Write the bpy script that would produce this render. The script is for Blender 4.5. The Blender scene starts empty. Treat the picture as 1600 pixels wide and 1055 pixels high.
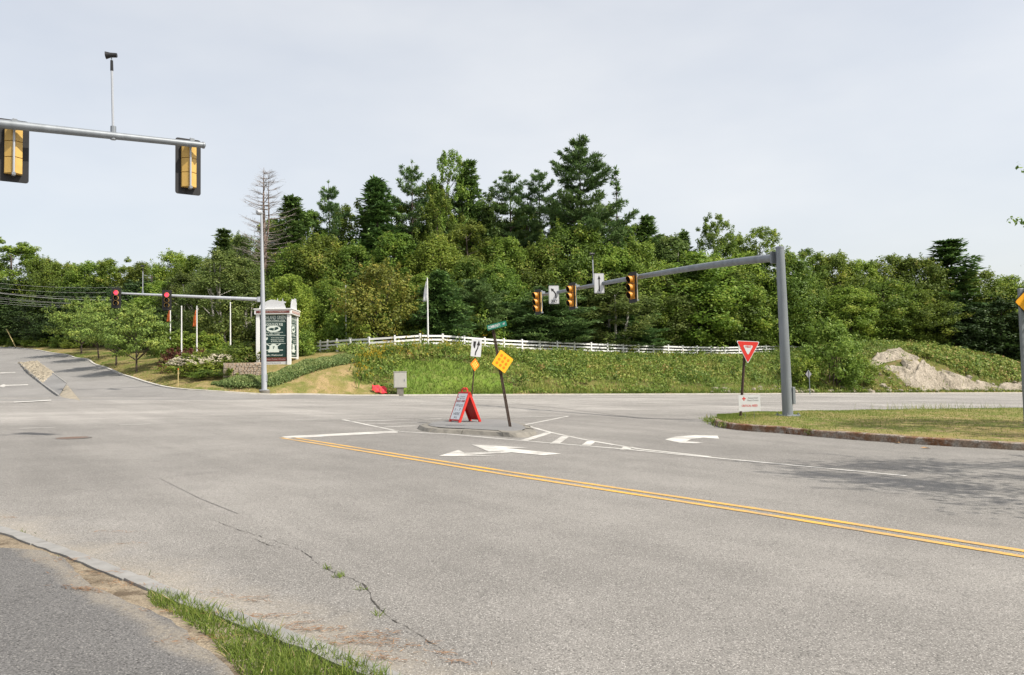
import bpy, math, random
import numpy as np
from mathutils import Vector, Matrix

sc = bpy.context.scene
COL = sc.collection
R = math.radians
rng = np.random.default_rng(7)
random.seed(7)

# ------------------------------------------------------------------ camera
FPX = 1256.0                      # focal length in photograph pixels (1600 wide)
EYE = Vector((0, 0, 1.6))
pitch, roll = math.atan((588 - 527.5) / FPX), R(1.0)
FWD = Vector((0, math.cos(pitch), math.sin(pitch)))
UP0 = Vector((0, -math.sin(pitch), math.cos(pitch)))
RT0 = Vector((1, 0, 0))
RT = RT0 * math.cos(roll) - UP0 * math.sin(roll)
UPV = UP0 * math.cos(roll) + RT0 * math.sin(roll)
cam = bpy.data.cameras.new('camera')
cam.sensor_width = 36; cam.lens = 36 * FPX / 1600
cam.clip_start = 0.1; cam.clip_end = 3000
cob = bpy.data.objects.new('camera', cam); COL.objects.link(cob)
M = Matrix((RT, UPV, -FWD)).transposed().to_4x4(); M.translation = EYE
cob.matrix_world = M
sc.camera = cob

# ------------------------------------------------------------------ light
SUN_EL = R(49)
sd = Vector((0.90, -0.44, 0)).normalized()
SUN = Vector((sd.x * math.cos(SUN_EL), sd.y * math.cos(SUN_EL), math.sin(SUN_EL)))
sun = bpy.data.lights.new('sun', 'SUN'); sun.energy = 3.8; sun.angle = R(0.6); sun.color = (1, .935, .83)
so = bpy.data.objects.new('sun', sun); COL.objects.link(so)
so.rotation_euler = (-SUN).to_track_quat('-Z', 'Y').to_euler()
so.location = (40, -20, 60)
w = bpy.data.worlds.new('World'); sc.world = w; w.use_nodes = True
nt = w.node_tree; nt.nodes.clear()
out = nt.nodes.new('ShaderNodeOutputWorld'); bg = nt.nodes.new('ShaderNodeBackground')
sky = nt.nodes.new('ShaderNodeTexSky'); sky.sky_type = 'NISHITA'; sky.sun_disc = False
sky.sun_elevation = SUN_EL; sky.sun_rotation = math.atan2(sd.x, sd.y)
sky.air_density = 1.0; sky.dust_density = 3.0; sky.ozone_density = 1.2
tc = nt.nodes.new('ShaderNodeTexCoord')
mp = nt.nodes.new('ShaderNodeMapping'); mp.inputs['Scale'].default_value = (1.0, 1.0, 2.6); mp.inputs['Rotation'].default_value = (0, .25, .4)
nz = nt.nodes.new('ShaderNodeTexNoise'); nz.inputs['Scale'].default_value = 1.6; nz.inputs['Detail'].default_value = 5; nz.inputs['Roughness'].default_value = .55
mr = nt.nodes.new('ShaderNodeMapRange'); mr.inputs[1].default_value = .3; mr.inputs[2].default_value = .75; mr.inputs[3].default_value = .44; mr.inputs[4].default_value = .68
mx = nt.nodes.new('ShaderNodeMix'); mx.data_type = 'RGBA'
mx.inputs[7].default_value = (6.75, 6.72, 6.6, 1)          # thin high haze
nt.links.new(tc.outputs['Generated'], mp.inputs[0]); nt.links.new(mp.outputs[0], nz.inputs['Vector'])
nt.links.new(nz.outputs[0], mr.inputs[0]); nt.links.new(mr.outputs[0], mx.inputs[0])
nt.links.new(sky.outputs[0], mx.inputs[6]); nt.links.new(mx.outputs[2], bg.inputs[0])
bg.inputs[1].default_value = 0.10; nt.links.new(bg.outputs[0], out.inputs[0])
sc.view_settings.view_transform = 'Standard'; sc.view_settings.look = 'None'
sc.view_settings.exposure = 0.68; sc.view_settings.gamma = 1
sc.cycles.use_denoising = True
sc.cycles.max_bounces = 6; sc.cycles.diffuse_bounces = 3; sc.cycles.glossy_bounces = 2
sc.cycles.transmission_bounces = 3; sc.cycles.transparent_max_bounces = 6

# ------------------------------------------------------------------ place helpers
def G(x, y):                       # the tilted plane of the intersection
    return -0.045 - 0.0252 * x + 0.001 * y
def ray(px, py):
    return FWD * FPX + RT * (px - 800) + UPV * (527.5 - py)
def at(px, py, y):                 # the point at distance y ahead seen there in the photograph
    d = ray(px, py); return EYE + d * (y / d.y)
def gp(px, py, h=0.0):             # the point of the road plane (raised by h)
    d = ray(px, py)
    k = (-0.045 + h - EYE.z) / (d.z + 0.0252 * d.x - 0.001 * d.y)
    return EYE + d * k
U = (0.9, 0.436); NV = (-0.436, 0.9); TE = 60.0
def st(x, y): return U[0] * x + U[1] * y, NV[0] * x + NV[1] * y
def xy(s, t): return U[0] * s + NV[0] * t, U[1] * s + NV[1] * t

# terrain beyond the main road: a thin plate through measured points
CURB = [(560, 616.5, 61), (480, 616.5, 59), (420, 616.5, 57.5), (340, 613, 57), (270, 608, 58), (232, 600, 61.5), (200, 589, 67), (170, 578, 75), (145, 570, 84),
        (115, 560, 94), (80, 552, 106), (40, 546, 120), (0, 542, 131), (-80, 537, 140)]
FENCE = [(490, 553, 82), (517, 552, 77), (547, 550.5, 74), (582, 549, 72.5), (625, 544, 72.5), (670, 542, 74), (760, 548, 78), (850, 551, 83), (940, 554, 88), (1040, 556, 94), (1140, 557, 100), (1290, 559, 109)]
ctl = []
for px, py, d in CURB[3:] + FENCE + [(413, 611, 58.2), (430, 567, 67), (380, 588, 61.5), (300, 590, 63), (213, 584, 70), (181, 573, 77), (155, 560, 87), (127, 554, 97), (270, 560, 78), (330, 560, 76),
                         (60, 535, 140), (100, 540, 122), (1400, 549, 95), (1500, 562, 98), (1590, 580, 100), (1700, 590, 109), (620, 590, 66.5), (700, 585, 68), (470, 600, 60.5), (520, 585, 63)]:
    p = at(px, py, d); ctl.append((p.x, p.y, p.z - G(p.x, p.y)))
for s in range(-60, 200, 12):
    for t in (48, TE - 1):
        x, y = xy(s, t)
        if s < -14 and t > 50: continue
        if s < 8 and t > 50: continue
        ctl.append((x, y, 0))
for x, y, z in [(-20, 110, 5.5), (0, 110, 6.5), (20, 120, 6.5), (45, 125, 6), (75, 125, 5), (110, 130, 5), (-50, 125, 6.5), (-90, 170, 9), (0, 180, 9), (100, 220, 9), (-160, 160, 8), (-150, 120, 5),
                (-110, 90, 2.6), (-60, 68, 1.1), (-90, 60, 1.2), (-120, 60, 1.2), (-40, 62, .5), (200, 200, 6), (-200, 250, 12), (0, 300, 12), (250, 300, 9)]:
    ctl.append((x, y, z))
C_ = np.array(ctl)
def tps_phi(r2): return np.where(r2 > 1e-9, r2 * np.log(np.maximum(r2, 1e-9)), 0.0)
_P = C_[:, :2] / 50.0
_n = len(_P)
_A = np.zeros((_n + 3, _n + 3))
_A[:_n, :_n] = tps_phi(((_P[:, None] - _P[None]) ** 2).sum(-1)) + np.eye(_n) * 6e-3
_A[:_n, _n] = 1; _A[:_n, _n + 1:] = _P; _A[_n:, :_n] = _A[:_n, _n:].T
_w = np.linalg.solve(_A, np.concatenate([C_[:, 2], np.zeros(3)]))
def HH(x, y):                      # terrain height, arrays welcome
    x = np.asarray(x, float); y = np.asarray(y, float); sh = np.broadcast(x, y).shape
    X = np.broadcast_to(x, sh).ravel() / 50; Y = np.broadcast_to(y, sh).ravel() / 50
    out = np.empty(X.shape)
    for i in range(0, len(X), 20000):
        a, b = X[i:i + 20000], Y[i:i + 20000]
        r2 = (a[:, None] - _P[None, :, 0]) ** 2 + (b[:, None] - _P[None, :, 1]) ** 2
        out[i:i + 20000] = tps_phi(r2) @ _w[:_n] + _w[_n] + _w[_n + 1] * a + _w[_n + 2] * b
    out = out.reshape(sh)
    s, t = U[0] * x + U[1] * y, NV[0] * x + NV[1] * y
    bl = np.clip((s - 2) / 14, 0, 1)                       # along the straight kerb the bank starts behind it
    k = np.clip((t - TE + 8 - 8 * bl) / (8 - 4.5 * bl), 0, 1); k = k * k * (3 - 2 * k)
    far = np.clip((np.hypot(x, y) - 230) / 150, 0, 1)
    out = np.clip(out, -0.02, 14) * (1 - far) + 9 * far
    return G(np.clip(x, -160, 160), y) + out * k
def H(x, y): return float(HH(x, y))
def on(px, d):                     # a point of the terrain in that column of the photograph, d ahead
    p = at(px, 588, d)
    z = H(p.x, p.y)
    q = at(px, 588 - (z - 1.6) * FPX / d, d)
    return Vector((q.x, q.y, H(q.x, q.y)))

# ------------------------------------------------------------------ object helpers
def tag(o, label=None, cat=None, group=None, kind=None):
    if label: o['label'] = label
    if cat: o['category'] = cat
    if group: o['group'] = group
    if kind: o['kind'] = kind
    return o
def empty(name, loc=(0, 0, 0), rz=0, label=None, cat=None, group=None):
    o = bpy.data.objects.new(name, None); o.empty_display_size = .3
    o.location = loc; o.rotation_euler = (0, 0, rz); COL.objects.link(o)
    return tag(o, label, cat, group)
def link(name, me, mat=None, parent=None, loc=None):
    o = bpy.data.objects.new(name, me); COL.objects.link(o)
    if mat is not None and not me.materials: me.materials.append(mat)
    if parent is not None: o.parent = parent
    if loc is not None: o.location = loc
    return o
def copy_tree(o, parent=None):
    c = o.copy(); COL.objects.link(c); c.parent = parent
    for ch in list(o.children): copy_tree(ch, c)
    return c

class MB:
    def __init__(s): s.v = []; s.f = []
    def poly(s, pts):
        n = len(s.v); s.v += [tuple(p) for p in pts]; s.f.append(tuple(range(n, n + len(pts)))); return s
    def box(s, c, size, M=None, taper=1.0):
        n = len(s.v); hx, hy, hz = size[0] / 2, size[1] / 2, size[2] / 2
        for z in (-1, 1):
            k = taper if z > 0 else 1
            for a, b in ((-1, -1), (1, -1), (1, 1), (-1, 1)):
                p = Vector((a * hx * k, b * hy * k, z * hz))
                if M is not None: p = M @ p
                s.v.append((p.x + c[0], p.y + c[1], p.z + c[2]))
        for f in ((3, 2, 1, 0), (4, 5, 6, 7), (0, 1, 5, 4), (1, 2, 6, 5), (2, 3, 7, 6), (3, 0, 4, 7)): s.f.append(tuple(n + i for i in f))
        return s
    def tube(s, path, rad, seg=10, cap=True):
        path = [Vector(p) for p in path]
        if not hasattr(rad, '__len__'): rad = [rad] * len(path)
        base = len(s.v); ref = None
        for i, p in enumerate(path):
            a = path[max(i - 1, 0)]; b = path[min(i + 1, len(path) - 1)]
            t = (b - a).normalized()
            if ref is None: ref = Vector((0, 0, 1)) if abs(t.z) < .9 else Vector((1, 0, 0))
            u = t.cross(ref).normalized(); ref = u.cross(t).normalized()
            for k in range(seg):
                an = 2 * math.pi * k / seg
                q = p + (u * math.cos(an) + ref * math.sin(an)) * rad[i]
                s.v.append(tuple(q))
        for i in range(len(path) - 1):
            for k in range(seg):
                a = base + i * seg + k; b = base + i * seg + (k + 1) % seg
                s.f.append((a, b, b + seg, a + seg))
        if cap:
            s.f.append(tuple(base + k for k in range(seg))[::-1])
            s.f.append(tuple(base + (len(path) - 1) * seg + k for k in range(seg)))
        return s
    def prism(s, pts2, y0, y1):     # outline in x,z extruded along y
        n = len(s.v); m = len(pts2)
        s.v += [(p[0], y0, p[1]) for p in pts2] + [(p[0], y1, p[1]) for p in pts2]
        s.f.append(tuple(range(n, n + m))); s.f.append(tuple(range(n + m, n + 2 * m))[::-1])
        for i in range(m):
            j = (i + 1) % m; s.f.append((n + j, n + i, n + m + i, n + m + j))
        return s
    def slab(s, pts3, h):           # outline of 3-D points with a top face and sides down by h
        n = len(s.v); m = len(pts3)
        s.v += [tuple(p) for p in pts3] + [(p[0], p[1], p[2] - h) for p in pts3]
        s.f.append(tuple(range(n, n + m))); s.f.append(tuple(range(n + m, n + 2 * m))[::-1])
        for i in range(m):
            j = (i + 1) % m; s.f.append((n + j, n + i, n + m + i, n + m + j))
        return s
    def mesh(s, name='mesh', smooth=False):
        me = bpy.data.meshes.new(name); me.from_pydata(s.v, [], s.f); me.validate()
        import bmesh
        bm = bmesh.new(); bm.from_mesh(me); bmesh.ops.recalc_face_normals(bm, faces=bm.faces); bm.to_mesh(me); bm.free()
        if smooth:
            me.polygons.foreach_set('use_smooth', [True] * len(me.polygons))
            me.set_sharp_from_angle(angle=R(40))
        return me
    def build(s, name, mat, parent=None, smooth=False, bevel=0, loc=None):
        o = link(name, s.mesh(name, smooth), mat, parent, loc)
        if bevel:
            b = o.modifiers.new('bevel', 'BEVEL'); b.width = bevel; b.segments = 2; b.limit_method = 'ANGLE'
        return o

def np_mesh(name, V, F, tint=None, smooth=False):
    V = np.ascontiguousarray(V, np.float32); F = np.ascontiguousarray(F, np.int32); k = F.shape[1]
    me = bpy.data.meshes.new(name)
    me.vertices.add(len(V)); me.vertices.foreach_set('co', V.ravel())
    me.loops.add(F.size); me.loops.foreach_set('vertex_index', F.ravel())
    me.polygons.add(len(F)); me.polygons.foreach_set('loop_start', np.arange(0, F.size, k, dtype=np.int32))
    me.update(calc_edges=True)
    if smooth: me.polygons.foreach_set('use_smooth', np.ones(len(F), bool))
    if tint is not None:
        a = me.attributes.new('tint', 'FLOAT', 'FACE'); a.data.foreach_set('value', np.ascontiguousarray(tint, np.float32))
    return me
def unit(a): return a / np.maximum(np.linalg.norm(a, axis=-1, keepdims=True), 1e-6)
def leaves(c, a, n, ln, wd):
    """rhombic leaves: centre c, long axis a, approximate normal n"""
    a = unit(a); b = unit(np.cross(n, a)); ln = np.asarray(ln).reshape(-1, 1); wd = np.asarray(wd).reshape(-1, 1)
    V = np.stack([c - a * ln * .5, c + b * wd * .5 - a * ln * .08, c + a * ln * .5, c - b * wd * .5 - a * ln * .08], 1).reshape(-1, 3)
    return V, np.arange(len(V)).reshape(-1, 4)
def rdir(n, g=rng): return unit(g.normal(size=(n, 3)))

# ------------------------------------------------------------------ materials
def newmat(name):
    m = bpy.data.materials.new(name); m.use_nodes = True; t = m.node_tree
    return m, t, t.nodes['Principled BSDF'], t.nodes.new, t.links.new
def solid(name, col, rough=.5, metal=0, var=.12, scale=6, bump=0, spec=.4, emit=None, streak=False):
    m, t, b, N, L = newmat(name)
    b.inputs['Roughness'].default_value = rough; b.inputs['Metallic'].default_value = metal; b.inputs['Specular IOR Level'].default_value = spec
    c = N('ShaderNodeTexCoord'); nz = N('ShaderNodeTexNoise'); nz.inputs['Scale'].default_value = scale; nz.inputs['Detail'].default_value = 6
    if streak:
        mpn = N('ShaderNodeMapping'); mpn.inputs['Scale'].default_value = (1, 1, .12); L(c.outputs['Object'], mpn.inputs[0]); L(mpn.outputs[0], nz.inputs['Vector'])
    else: L(c.outputs['Object'], nz.inputs['Vector'])
    r = N('ShaderNodeMapRange'); r.inputs[1].default_value = .25; r.inputs[2].default_value = .75; r.inputs[3].default_value = 1 - var; r.inputs[4].default_value = 1 + var
    L(nz.outputs[0], r.inputs[0])
    mu = N('ShaderNodeMix'); mu.data_type = 'RGBA'; mu.blend_type = 'MULTIPLY'; mu.inputs[0].default_value = 1; mu.inputs[6].default_value = (*col, 1)
    L(r.outputs[0], mu.inputs[7]); L(mu.outputs[2], b.inputs['Base Color'])
    if bump:
        bp = N('ShaderNodeBump'); bp.inputs['Strength'].default_value = bump; bp.inputs['Distance'].default_value = .02; L(nz.outputs[0], bp.inputs['Height']); L(bp.outputs[0], b.inputs['Normal'])
    if emit:
        b.inputs['Emission Color'].default_value = (*emit[:3], 1); b.inputs['Emission Strength'].default_value = emit[3]
    return m
def leafmat(name, stops, transl=.3, rough=.55, objvar=.25, spec=.25):
    m, t, b, N, L = newmat(name); t.nodes.remove(b)
    at_ = N('ShaderNodeAttribute'); at_.attribute_name = 'tint'
    rp = N('ShaderNodeValToRGB'); e = rp.color_ramp.elements
    e[0].position = stops[0][0]; e[0].color = (*stops[0][1], 1); e[1].position = stops[-1][0]; e[1].color = (*stops[-1][1], 1)
    for p, cl in stops[1:-1]: q = e.new(p); q.color = (*cl, 1)
    L(at_.outputs['Fac'], rp.inputs[0])
    oi = N('ShaderNodeObjectInfo'); hs = N('ShaderNodeHueSaturation'); L(rp.outputs[0], hs.inputs['Color'])
    a = N('ShaderNodeMapRange'); a.inputs[3].default_value = 1 - objvar; a.inputs[4].default_value = 1 + objvar; L(oi.outputs['Random'], a.inputs[0]); L(a.outputs[0], hs.inputs['Value'])
    f = N('ShaderNodeMath'); f.operation = 'MULTIPLY'; f.inputs[1].default_value = 7.31; L(oi.outputs['Random'], f.inputs[0])
    fr = N('ShaderNodeMath'); fr.operation = 'FRACT'; L(f.outputs[0], fr.inputs[0])
    h = N('ShaderNodeMapRange'); h.inputs[3].default_value = .5 - objvar * .07; h.inputs[4].default_value = .5 + objvar * .07; L(fr.outputs[0], h.inputs[0]); L(h.outputs[0], hs.inputs['Hue'])
    d = N('ShaderNodeBsdfPrincipled'); d.inputs['Roughness'].default_value = rough; d.inputs['Specular IOR Level'].default_value = spec
    tr = N('ShaderNodeBsdfTranslucent'); mixs = N('ShaderNodeMixShader'); mixs.inputs[0].default_value = transl
    L(hs.outputs[0], d.inputs['Base Color']); L(hs.outputs[0], tr.inputs[0]); L(d.outputs[0], mixs.inputs[1]); L(tr.outputs[0], mixs.inputs[2])
    L(mixs.outputs[0], t.nodes['Material Output'].inputs[0])
    return m

def asphalt(name, base, warm=(1, .97, .93), sand_line=None, seed=0, speck=1.0, bands=False):
    m, t, b, N, L = newmat(name); b.inputs['Roughness'].default_value = .88; b.inputs['Specular IOR Level'].default_value = .25
    c = N('ShaderNodeTexCoord').outputs['Object']
    def noise(sc_, det=4, rough=.55, vec=c, off=0):
        n = N('ShaderNodeTexNoise'); n.inputs['Scale'].default_value = sc_; n.inputs['Detail'].default_value = det; n.inputs['Roughness'].default_value = rough
        n.noise_dimensions = '4D'; n.inputs['W'].default_value = seed + off; L(vec, n.inputs['Vector']); return n.outputs[0]
    def rng_(x, a, b_, c_, d_):
        r = N('ShaderNodeMapRange'); r.interpolation_type = 'SMOOTHSTEP'
        for i, v in enumerate((a, b_, c_, d_)): r.inputs[i + 1].default_value = v
        L(x, r.inputs[0]); return r.outputs[0]
    def math_(op, x, y):
        n = N('ShaderNodeMath'); n.operation = op
        for i, v in enumerate((x, y)):
            if isinstance(v, (int, float)): n.inputs[i].default_value = v
            else: L(v, n.inputs[i])
        return n.outputs[0]
    big = rng_(noise(.18, 5), .3, .7, .86, 1.12)
    mid = rng_(noise(1.3, 6, .65, off=3), .3, .7, .93, 1.07)
    fine = rng_(noise(75, 3, .7, off=5), .3, .7, 1 - .42 * speck, 1 + .42 * speck)
    vor = N('ShaderNodeTexVoronoi'); vor.inputs['Scale'].default_value = 95; L(c, vor.inputs['Vector'])
    sp = N('ShaderNodeSeparateColor'); L(vor.outputs['Color'], sp.inputs[0])
    stone = rng_(sp.outputs[0], .82, .9, 0, 1)
    stone = math_('MULTIPLY', stone, rng_(vor.outputs['Distance'], .25, .6, 1, 0))
    pits = rng_(sp.outputs[1], .9, .95, 1, 1 - .45 * speck)
    k = math_('MULTIPLY', math_('MULTIPLY', big, mid), math_('MULTIPLY', fine, pits))
    if bands:   # wheel tracks along the main road
        mpn = N('ShaderNodeMapping'); mpn.vector_type = 'TEXTURE'; mpn.inputs['Rotation'].default_value = (0, 0, math.atan2(U[1], U[0])); L(c, mpn.inputs[0])
        mp2 = N('ShaderNodeMapping'); mp2.inputs['Scale'].default_value = (.012, .38, 1); L(mpn.outputs[0], mp2.inputs[0])
        bn = rng_(noise(1, 3, .6, mp2.outputs[0], off=9), .32, .68, .84, 1.13)
        sy = N('ShaderNodeSeparateXYZ'); L(mpn.outputs[0], sy.inputs[0])
        onr = rng_(sy.outputs[1], 27, 33, 0, 1)
        k = math_('MULTIPLY', k, math_('ADD', math_('MULTIPLY', math_('SUBTRACT', bn, 1), onr), 1))
        # the main road's own paler resurfacing
        k = math_('MULTIPLY', k, rng_(sy.outputs[1], 28.0, 31, 1, 1.28))
    if bands:   # wheel tracks and drips along the side street's lanes
        mq = N('ShaderNodeMapping'); mq.vector_type = 'TEXTURE'; mq.inputs['Rotation'].default_value = (0, 0, math.atan2(.81, -.585)); L(c, mq.inputs[0])
        mq2 = N('ShaderNodeMapping'); mq2.inputs['Scale'].default_value = (.05, .55, 1); L(mq.outputs[0], mq2.inputs[0])
        k = math_('MULTIPLY', k, rng_(noise(1, 5, .62, mq2.outputs[0], off=31), .36, .66, .88, 1.07))
        spots = rng_(noise(2.6, 3, .5, off=41), .70, .78, 1, .78)
        k = math_('MULTIPLY', k, spots)
    col = N('ShaderNodeMix'); col.data_type = 'RGBA'; col.blend_type = 'MULTIPLY'; col.inputs[0].default_value = 1
    col.inputs[6].default_value = (base * warm[0], base * warm[1], base * warm[2], 1); L(k, col.inputs[7])
    c2 = N('ShaderNodeMix'); c2.data_type = 'RGBA'; c2.inputs[7].default_value = (base * 2.6, base * 2.5, base * 2.35, 1); L(math_('MULTIPLY', stone, .75 * speck), c2.inputs[0]); L(col.outputs[2], c2.inputs[6])
    res = c2.outputs[2]
    if sand_line:
        (ax, ay), (bx, by), w0, amt = sand_line
        dx, dy = bx - ax, by - ay; ln = math.hypot(dx, dy); nx, ny = -dy / ln, dx / ln
        sx = N('ShaderNodeSeparateXYZ'); L(c, sx.inputs[0])
        dist = math_('ADD', math_('ADD', math_('MULTIPLY', sx.outputs[0], nx), math_('MULTIPLY', sx.outputs[1], ny)), -(ax * nx + ay * ny))
        dist = math_('ADD', math_('ABSOLUTE', dist, 0), math_('MULTIPLY', math_('SUBTRACT', noise(1.1, 6, .65, off=17), .5), w0 * 3.0))
        mk = math_('MULTIPLY', rng_(dist, 0, w0, 1, 0), amt)
        mk = math_('MULTIPLY', mk, rng_(noise(34, 4, .7, off=21), .36, .55, .35, 1))
        c3 = N('ShaderNodeMix'); c3.data_type = 'RGBA'; c3.inputs[7].default_value = (.36, .31, .235, 1); L(mk, c3.inputs[0]); L(res, c3.inputs[6]); res = c3.outputs[2]
    L(res, b.inputs['Base Color'])
    bp = N('ShaderNodeBump'); bp.inputs['Strength'].default_value = .5; bp.inputs['Distance'].default_value = .006; L(math_('ADD', fine, math_('MULTIPLY', stone, .5)), bp.inputs['Height']); L(bp.outputs[0], b.inputs['Normal'])
    return m

def ground_mat(name, cols, scales=(.22, 2.2, 30), thr=(.38, .62), bump=.4):
    """mown grass / soil: three colours mixed by noises of different size"""
    m, t, b, N, L = newmat(name); b.inputs['Roughness'].default_value = .95; b.inputs['Specular IOR Level'].default_value = .1
    c = N('ShaderNodeTexCoord').outputs['Object']
    def noise(s_, w_, det=6):
        n = N('ShaderNodeTexNoise'); n.noise_dimensions = '4D'; n.inputs['W'].default_value = w_; n.inputs['Scale'].default_value = s_; n.inputs['Detail'].default_value = det; n.inputs['Roughness'].default_value = .62; L(c, n.inputs['Vector']); return n.outputs[0]
    def mr_(x, a, b_, c_=0, d_=1):
        r = N('ShaderNodeMapRange'); r.interpolation_type = 'SMOOTHSTEP'
        for i, v in enumerate((a, b_, c_, d_)): r.inputs[i + 1].default_value = v
        L(x, r.inputs[0]); return r.outputs[0]
    def mixc(f, a, b_):
        n = N('ShaderNodeMix'); n.data_type = 'RGBA'; L(f, n.inputs[0])
        for i, v in ((6, a), (7, b_)):
            if isinstance(v, tuple): n.inputs[i].default_value = (*v, 1)
            else: L(v, n.inputs[i])
        return n.outputs[2]
    x = mixc(mr_(noise(scales[0], 1), *thr), cols[0], cols[1])
    x = mixc(mr_(noise(scales[1], 5), thr[0] + .08, thr[1] + .06), x, cols[2])
    mu = N('ShaderNodeMix'); mu.data_type = 'RGBA'; mu.blend_type = 'MULTIPLY'; mu.inputs[0].default_value = 1; L(x, mu.inputs[6])
    fn = noise(scales[2], 9, 4); L(mr_(fn, .3, .7, .62, 1.35), mu.inputs[7]); L(mu.outputs[2], b.inputs['Base Color'])
    bp = N('ShaderNodeBump'); bp.inputs['Strength'].default_value = bump; bp.inputs['Distance'].default_value = .05; L(fn, bp.inputs['Height']); L(bp.outputs[0], b.inputs['Normal'])
    return m

def worn(name, col, under=(.215, .205, .19)):
    m, t, b, N, L = newmat(name); b.inputs['Roughness'].default_value = .85; b.inputs['Specular IOR Level'].default_value = .2
    c = N('ShaderNodeTexCoord').outputs['Object']
    def ns(sc_, det, w_):
        n = N('ShaderNodeTexNoise'); n.noise_dimensions = '4D'; n.inputs['W'].default_value = w_; n.inputs['Scale'].default_value = sc_; n.inputs['Detail'].default_value = det; n.inputs['Roughness'].default_value = .7; L(c, n.inputs['Vector']); return n.outputs[0]
    a = N('ShaderNodeMath'); a.operation = 'ADD'; L(ns(38, 5, 1), a.inputs[0]); L(ns(1.4, 4, 6), a.inputs[1])
    r = N('ShaderNodeMapRange'); r.inputs[1].default_value = .90; r.inputs[2].default_value = 1.2; r.inputs[3].default_value = .10; r.inputs[4].default_value = .85; L(a.outputs[0], r.inputs[0])
    mxx = N('ShaderNodeMix'); mxx.data_type = 'RGBA'; mxx.inputs[6].default_value = (*col, 1); mxx.inputs[7].default_value = (*under, 1); L(r.outputs[0], mxx.inputs[0]); L(mxx.outputs[2], b.inputs['Base Color'])
    return m
MT = {}
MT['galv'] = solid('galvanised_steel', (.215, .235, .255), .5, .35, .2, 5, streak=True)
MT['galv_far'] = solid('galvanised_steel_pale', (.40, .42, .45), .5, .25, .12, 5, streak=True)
MT['black'] = solid('black_plate', (.012, .012, .013), .5, 0, .3, 9)
MT['yellow_housing'] = solid('yellow_housing', (.56, .36, .10), .45, 0, .1, 4)
MT['orange_visor'] = solid('amber_yellow_visor', (.62, .27, .035), .45, 0, .1, 4)
MT['dark_lens'] = solid('unlit_lens', (.015, .012, .01), .25, 0, .1)
MT['red_lens'] = solid('lit_red_lens', (.5, .02, .03), .3, 0, .05, emit=(1, .05, .09, 1.6))
MT['steel_brown'] = solid('rusty_brown_post', (.055, .034, .024), .8, 0, .35, 14, bump=.3)
MT['white_paint'] = solid('white_paint', (.74, .74, .73), .5, 0, .06, 3, streak=True)
MT['sign_white'] = solid('sign_white', (.53, .54, .55), .5, 0, .05, 5)
MT['poster_white'] = solid('poster_white', (.82, .83, .84), .5, 0, .04, 5)
MT['sign_black'] = solid('sign_black', (.012, .012, .012), .6, 0, .1)
MT['sign_red'] = solid('sign_red', (.55, .028, .02), .45, 0, .06)
MT['sign_grey_text'] = solid('sign_grey_text', (.2, .2, .21), .6, 0, .05)
MT['sign_yellow'] = solid('sign_yellow', (.88, .40, .012), .5, 0, .05)
MT['reflector'] = solid('amber_reflector', (.80, .20, .012), .3, 0, .05)
MT['reflector_pale'] = solid('pale_reflector', (.9, .62, .12), .3, 0, .05)
MT['sign_green'] = solid('street_sign_green', (.005, .13, .085), .4, 0, .1)
MT['dark_green'] = solid('sign_dark_green', (.008, .035, .03), .5, 0, .1)
MT['cream_print'] = solid('cream_print', (.62, .68, .62), .6, 0, .05)
MT['maroon'] = solid('maroon_board', (.13, .035, .03), .6, 0, .1)
MT['pinkish'] = solid('faded_pink_board', (.42, .3, .27), .6, 0, .08)
MT['grey_box'] = solid('cabinet_grey', (.42, .41, .37), .55, 0, .06, 4)
MT['concrete'] = solid('concrete', (.185, .172, .148), .9, 0, .22, 5, bump=.4)
MT['kerb_far'] = solid('pale_kerb_concrete', (.43, .41, .37), .9, 0, .16, 2, bump=.2)
MT['kerb_grey'] = solid('grey_kerb', (.235, .23, .22), .9, 0, .18, 7, bump=.5)
MT['white_line'] = worn('worn_white_paint', (.60, .585, .55))
MT['yellow_line'] = worn('worn_yellow_paint', (.66, .37, .06))
MT['crack'] = solid('crack', (.055, .05, .043), .95, 0, .4, 30)
MT['seam'] = solid('tar_seam', (.155, .147, .138), .9, 0, .3, 8)
MT['iron'] = solid('rusty_iron', (.15, .10, .075), .8, .2, .3, 12)
MT['red_flag'] = solid('red_fabric', (.62, .035, .05), .7, 0, .12, 6)
MT['orange_flag'] = solid('orange_fabric', (.68, .17, .04), .7, 0, .1, 6)
MT['white_flag'] = solid('white_fabric', (.70, .70, .72), .8, 0, .08, 6)
MT['wire'] = solid('wire', (.30, .30, .30), .6, 0, .1)
MT['stake'] = solid('yellow_stake', (.50, .40, .18), .6, 0, .1)
MT['bark'] = solid('bark', (.075, .058, .045), .95, 0, .4, 9, bump=.8, streak=True)
MT['bark_grey'] = solid('grey_bark', (.16, .145, .13), .95, 0, .35, 9, bump=.6, streak=True)
MT['bark_birch'] = solid('birch_bark', (.36, .34, .31), .9, 0, .3, 9)
MT['bark_dead'] = solid('dead_reddish_wood', (.20, .15, .125), .95, 0, .25, 5)
MT['twig_dead'] = solid('dead_twigs', (.27, .235, .215), .95, 0, .2, 5)
MT['leaf'] = leafmat('broad_leaf', [(0, (0.078, 0.122, 0.024)), (.5, (0.161, 0.241, 0.038)), (.9, (0.314, 0.389, 0.060)), (1, (0.441, 0.401, 0.105))], .42)
MT['leaf_yellow'] = leafmat('yellowing_leaf', [(0, (0.091, 0.113, 0.022)), (.5, (0.197, 0.228, 0.040)), (1, (0.380, 0.319, 0.061))], .32, objvar=.12)
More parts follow.
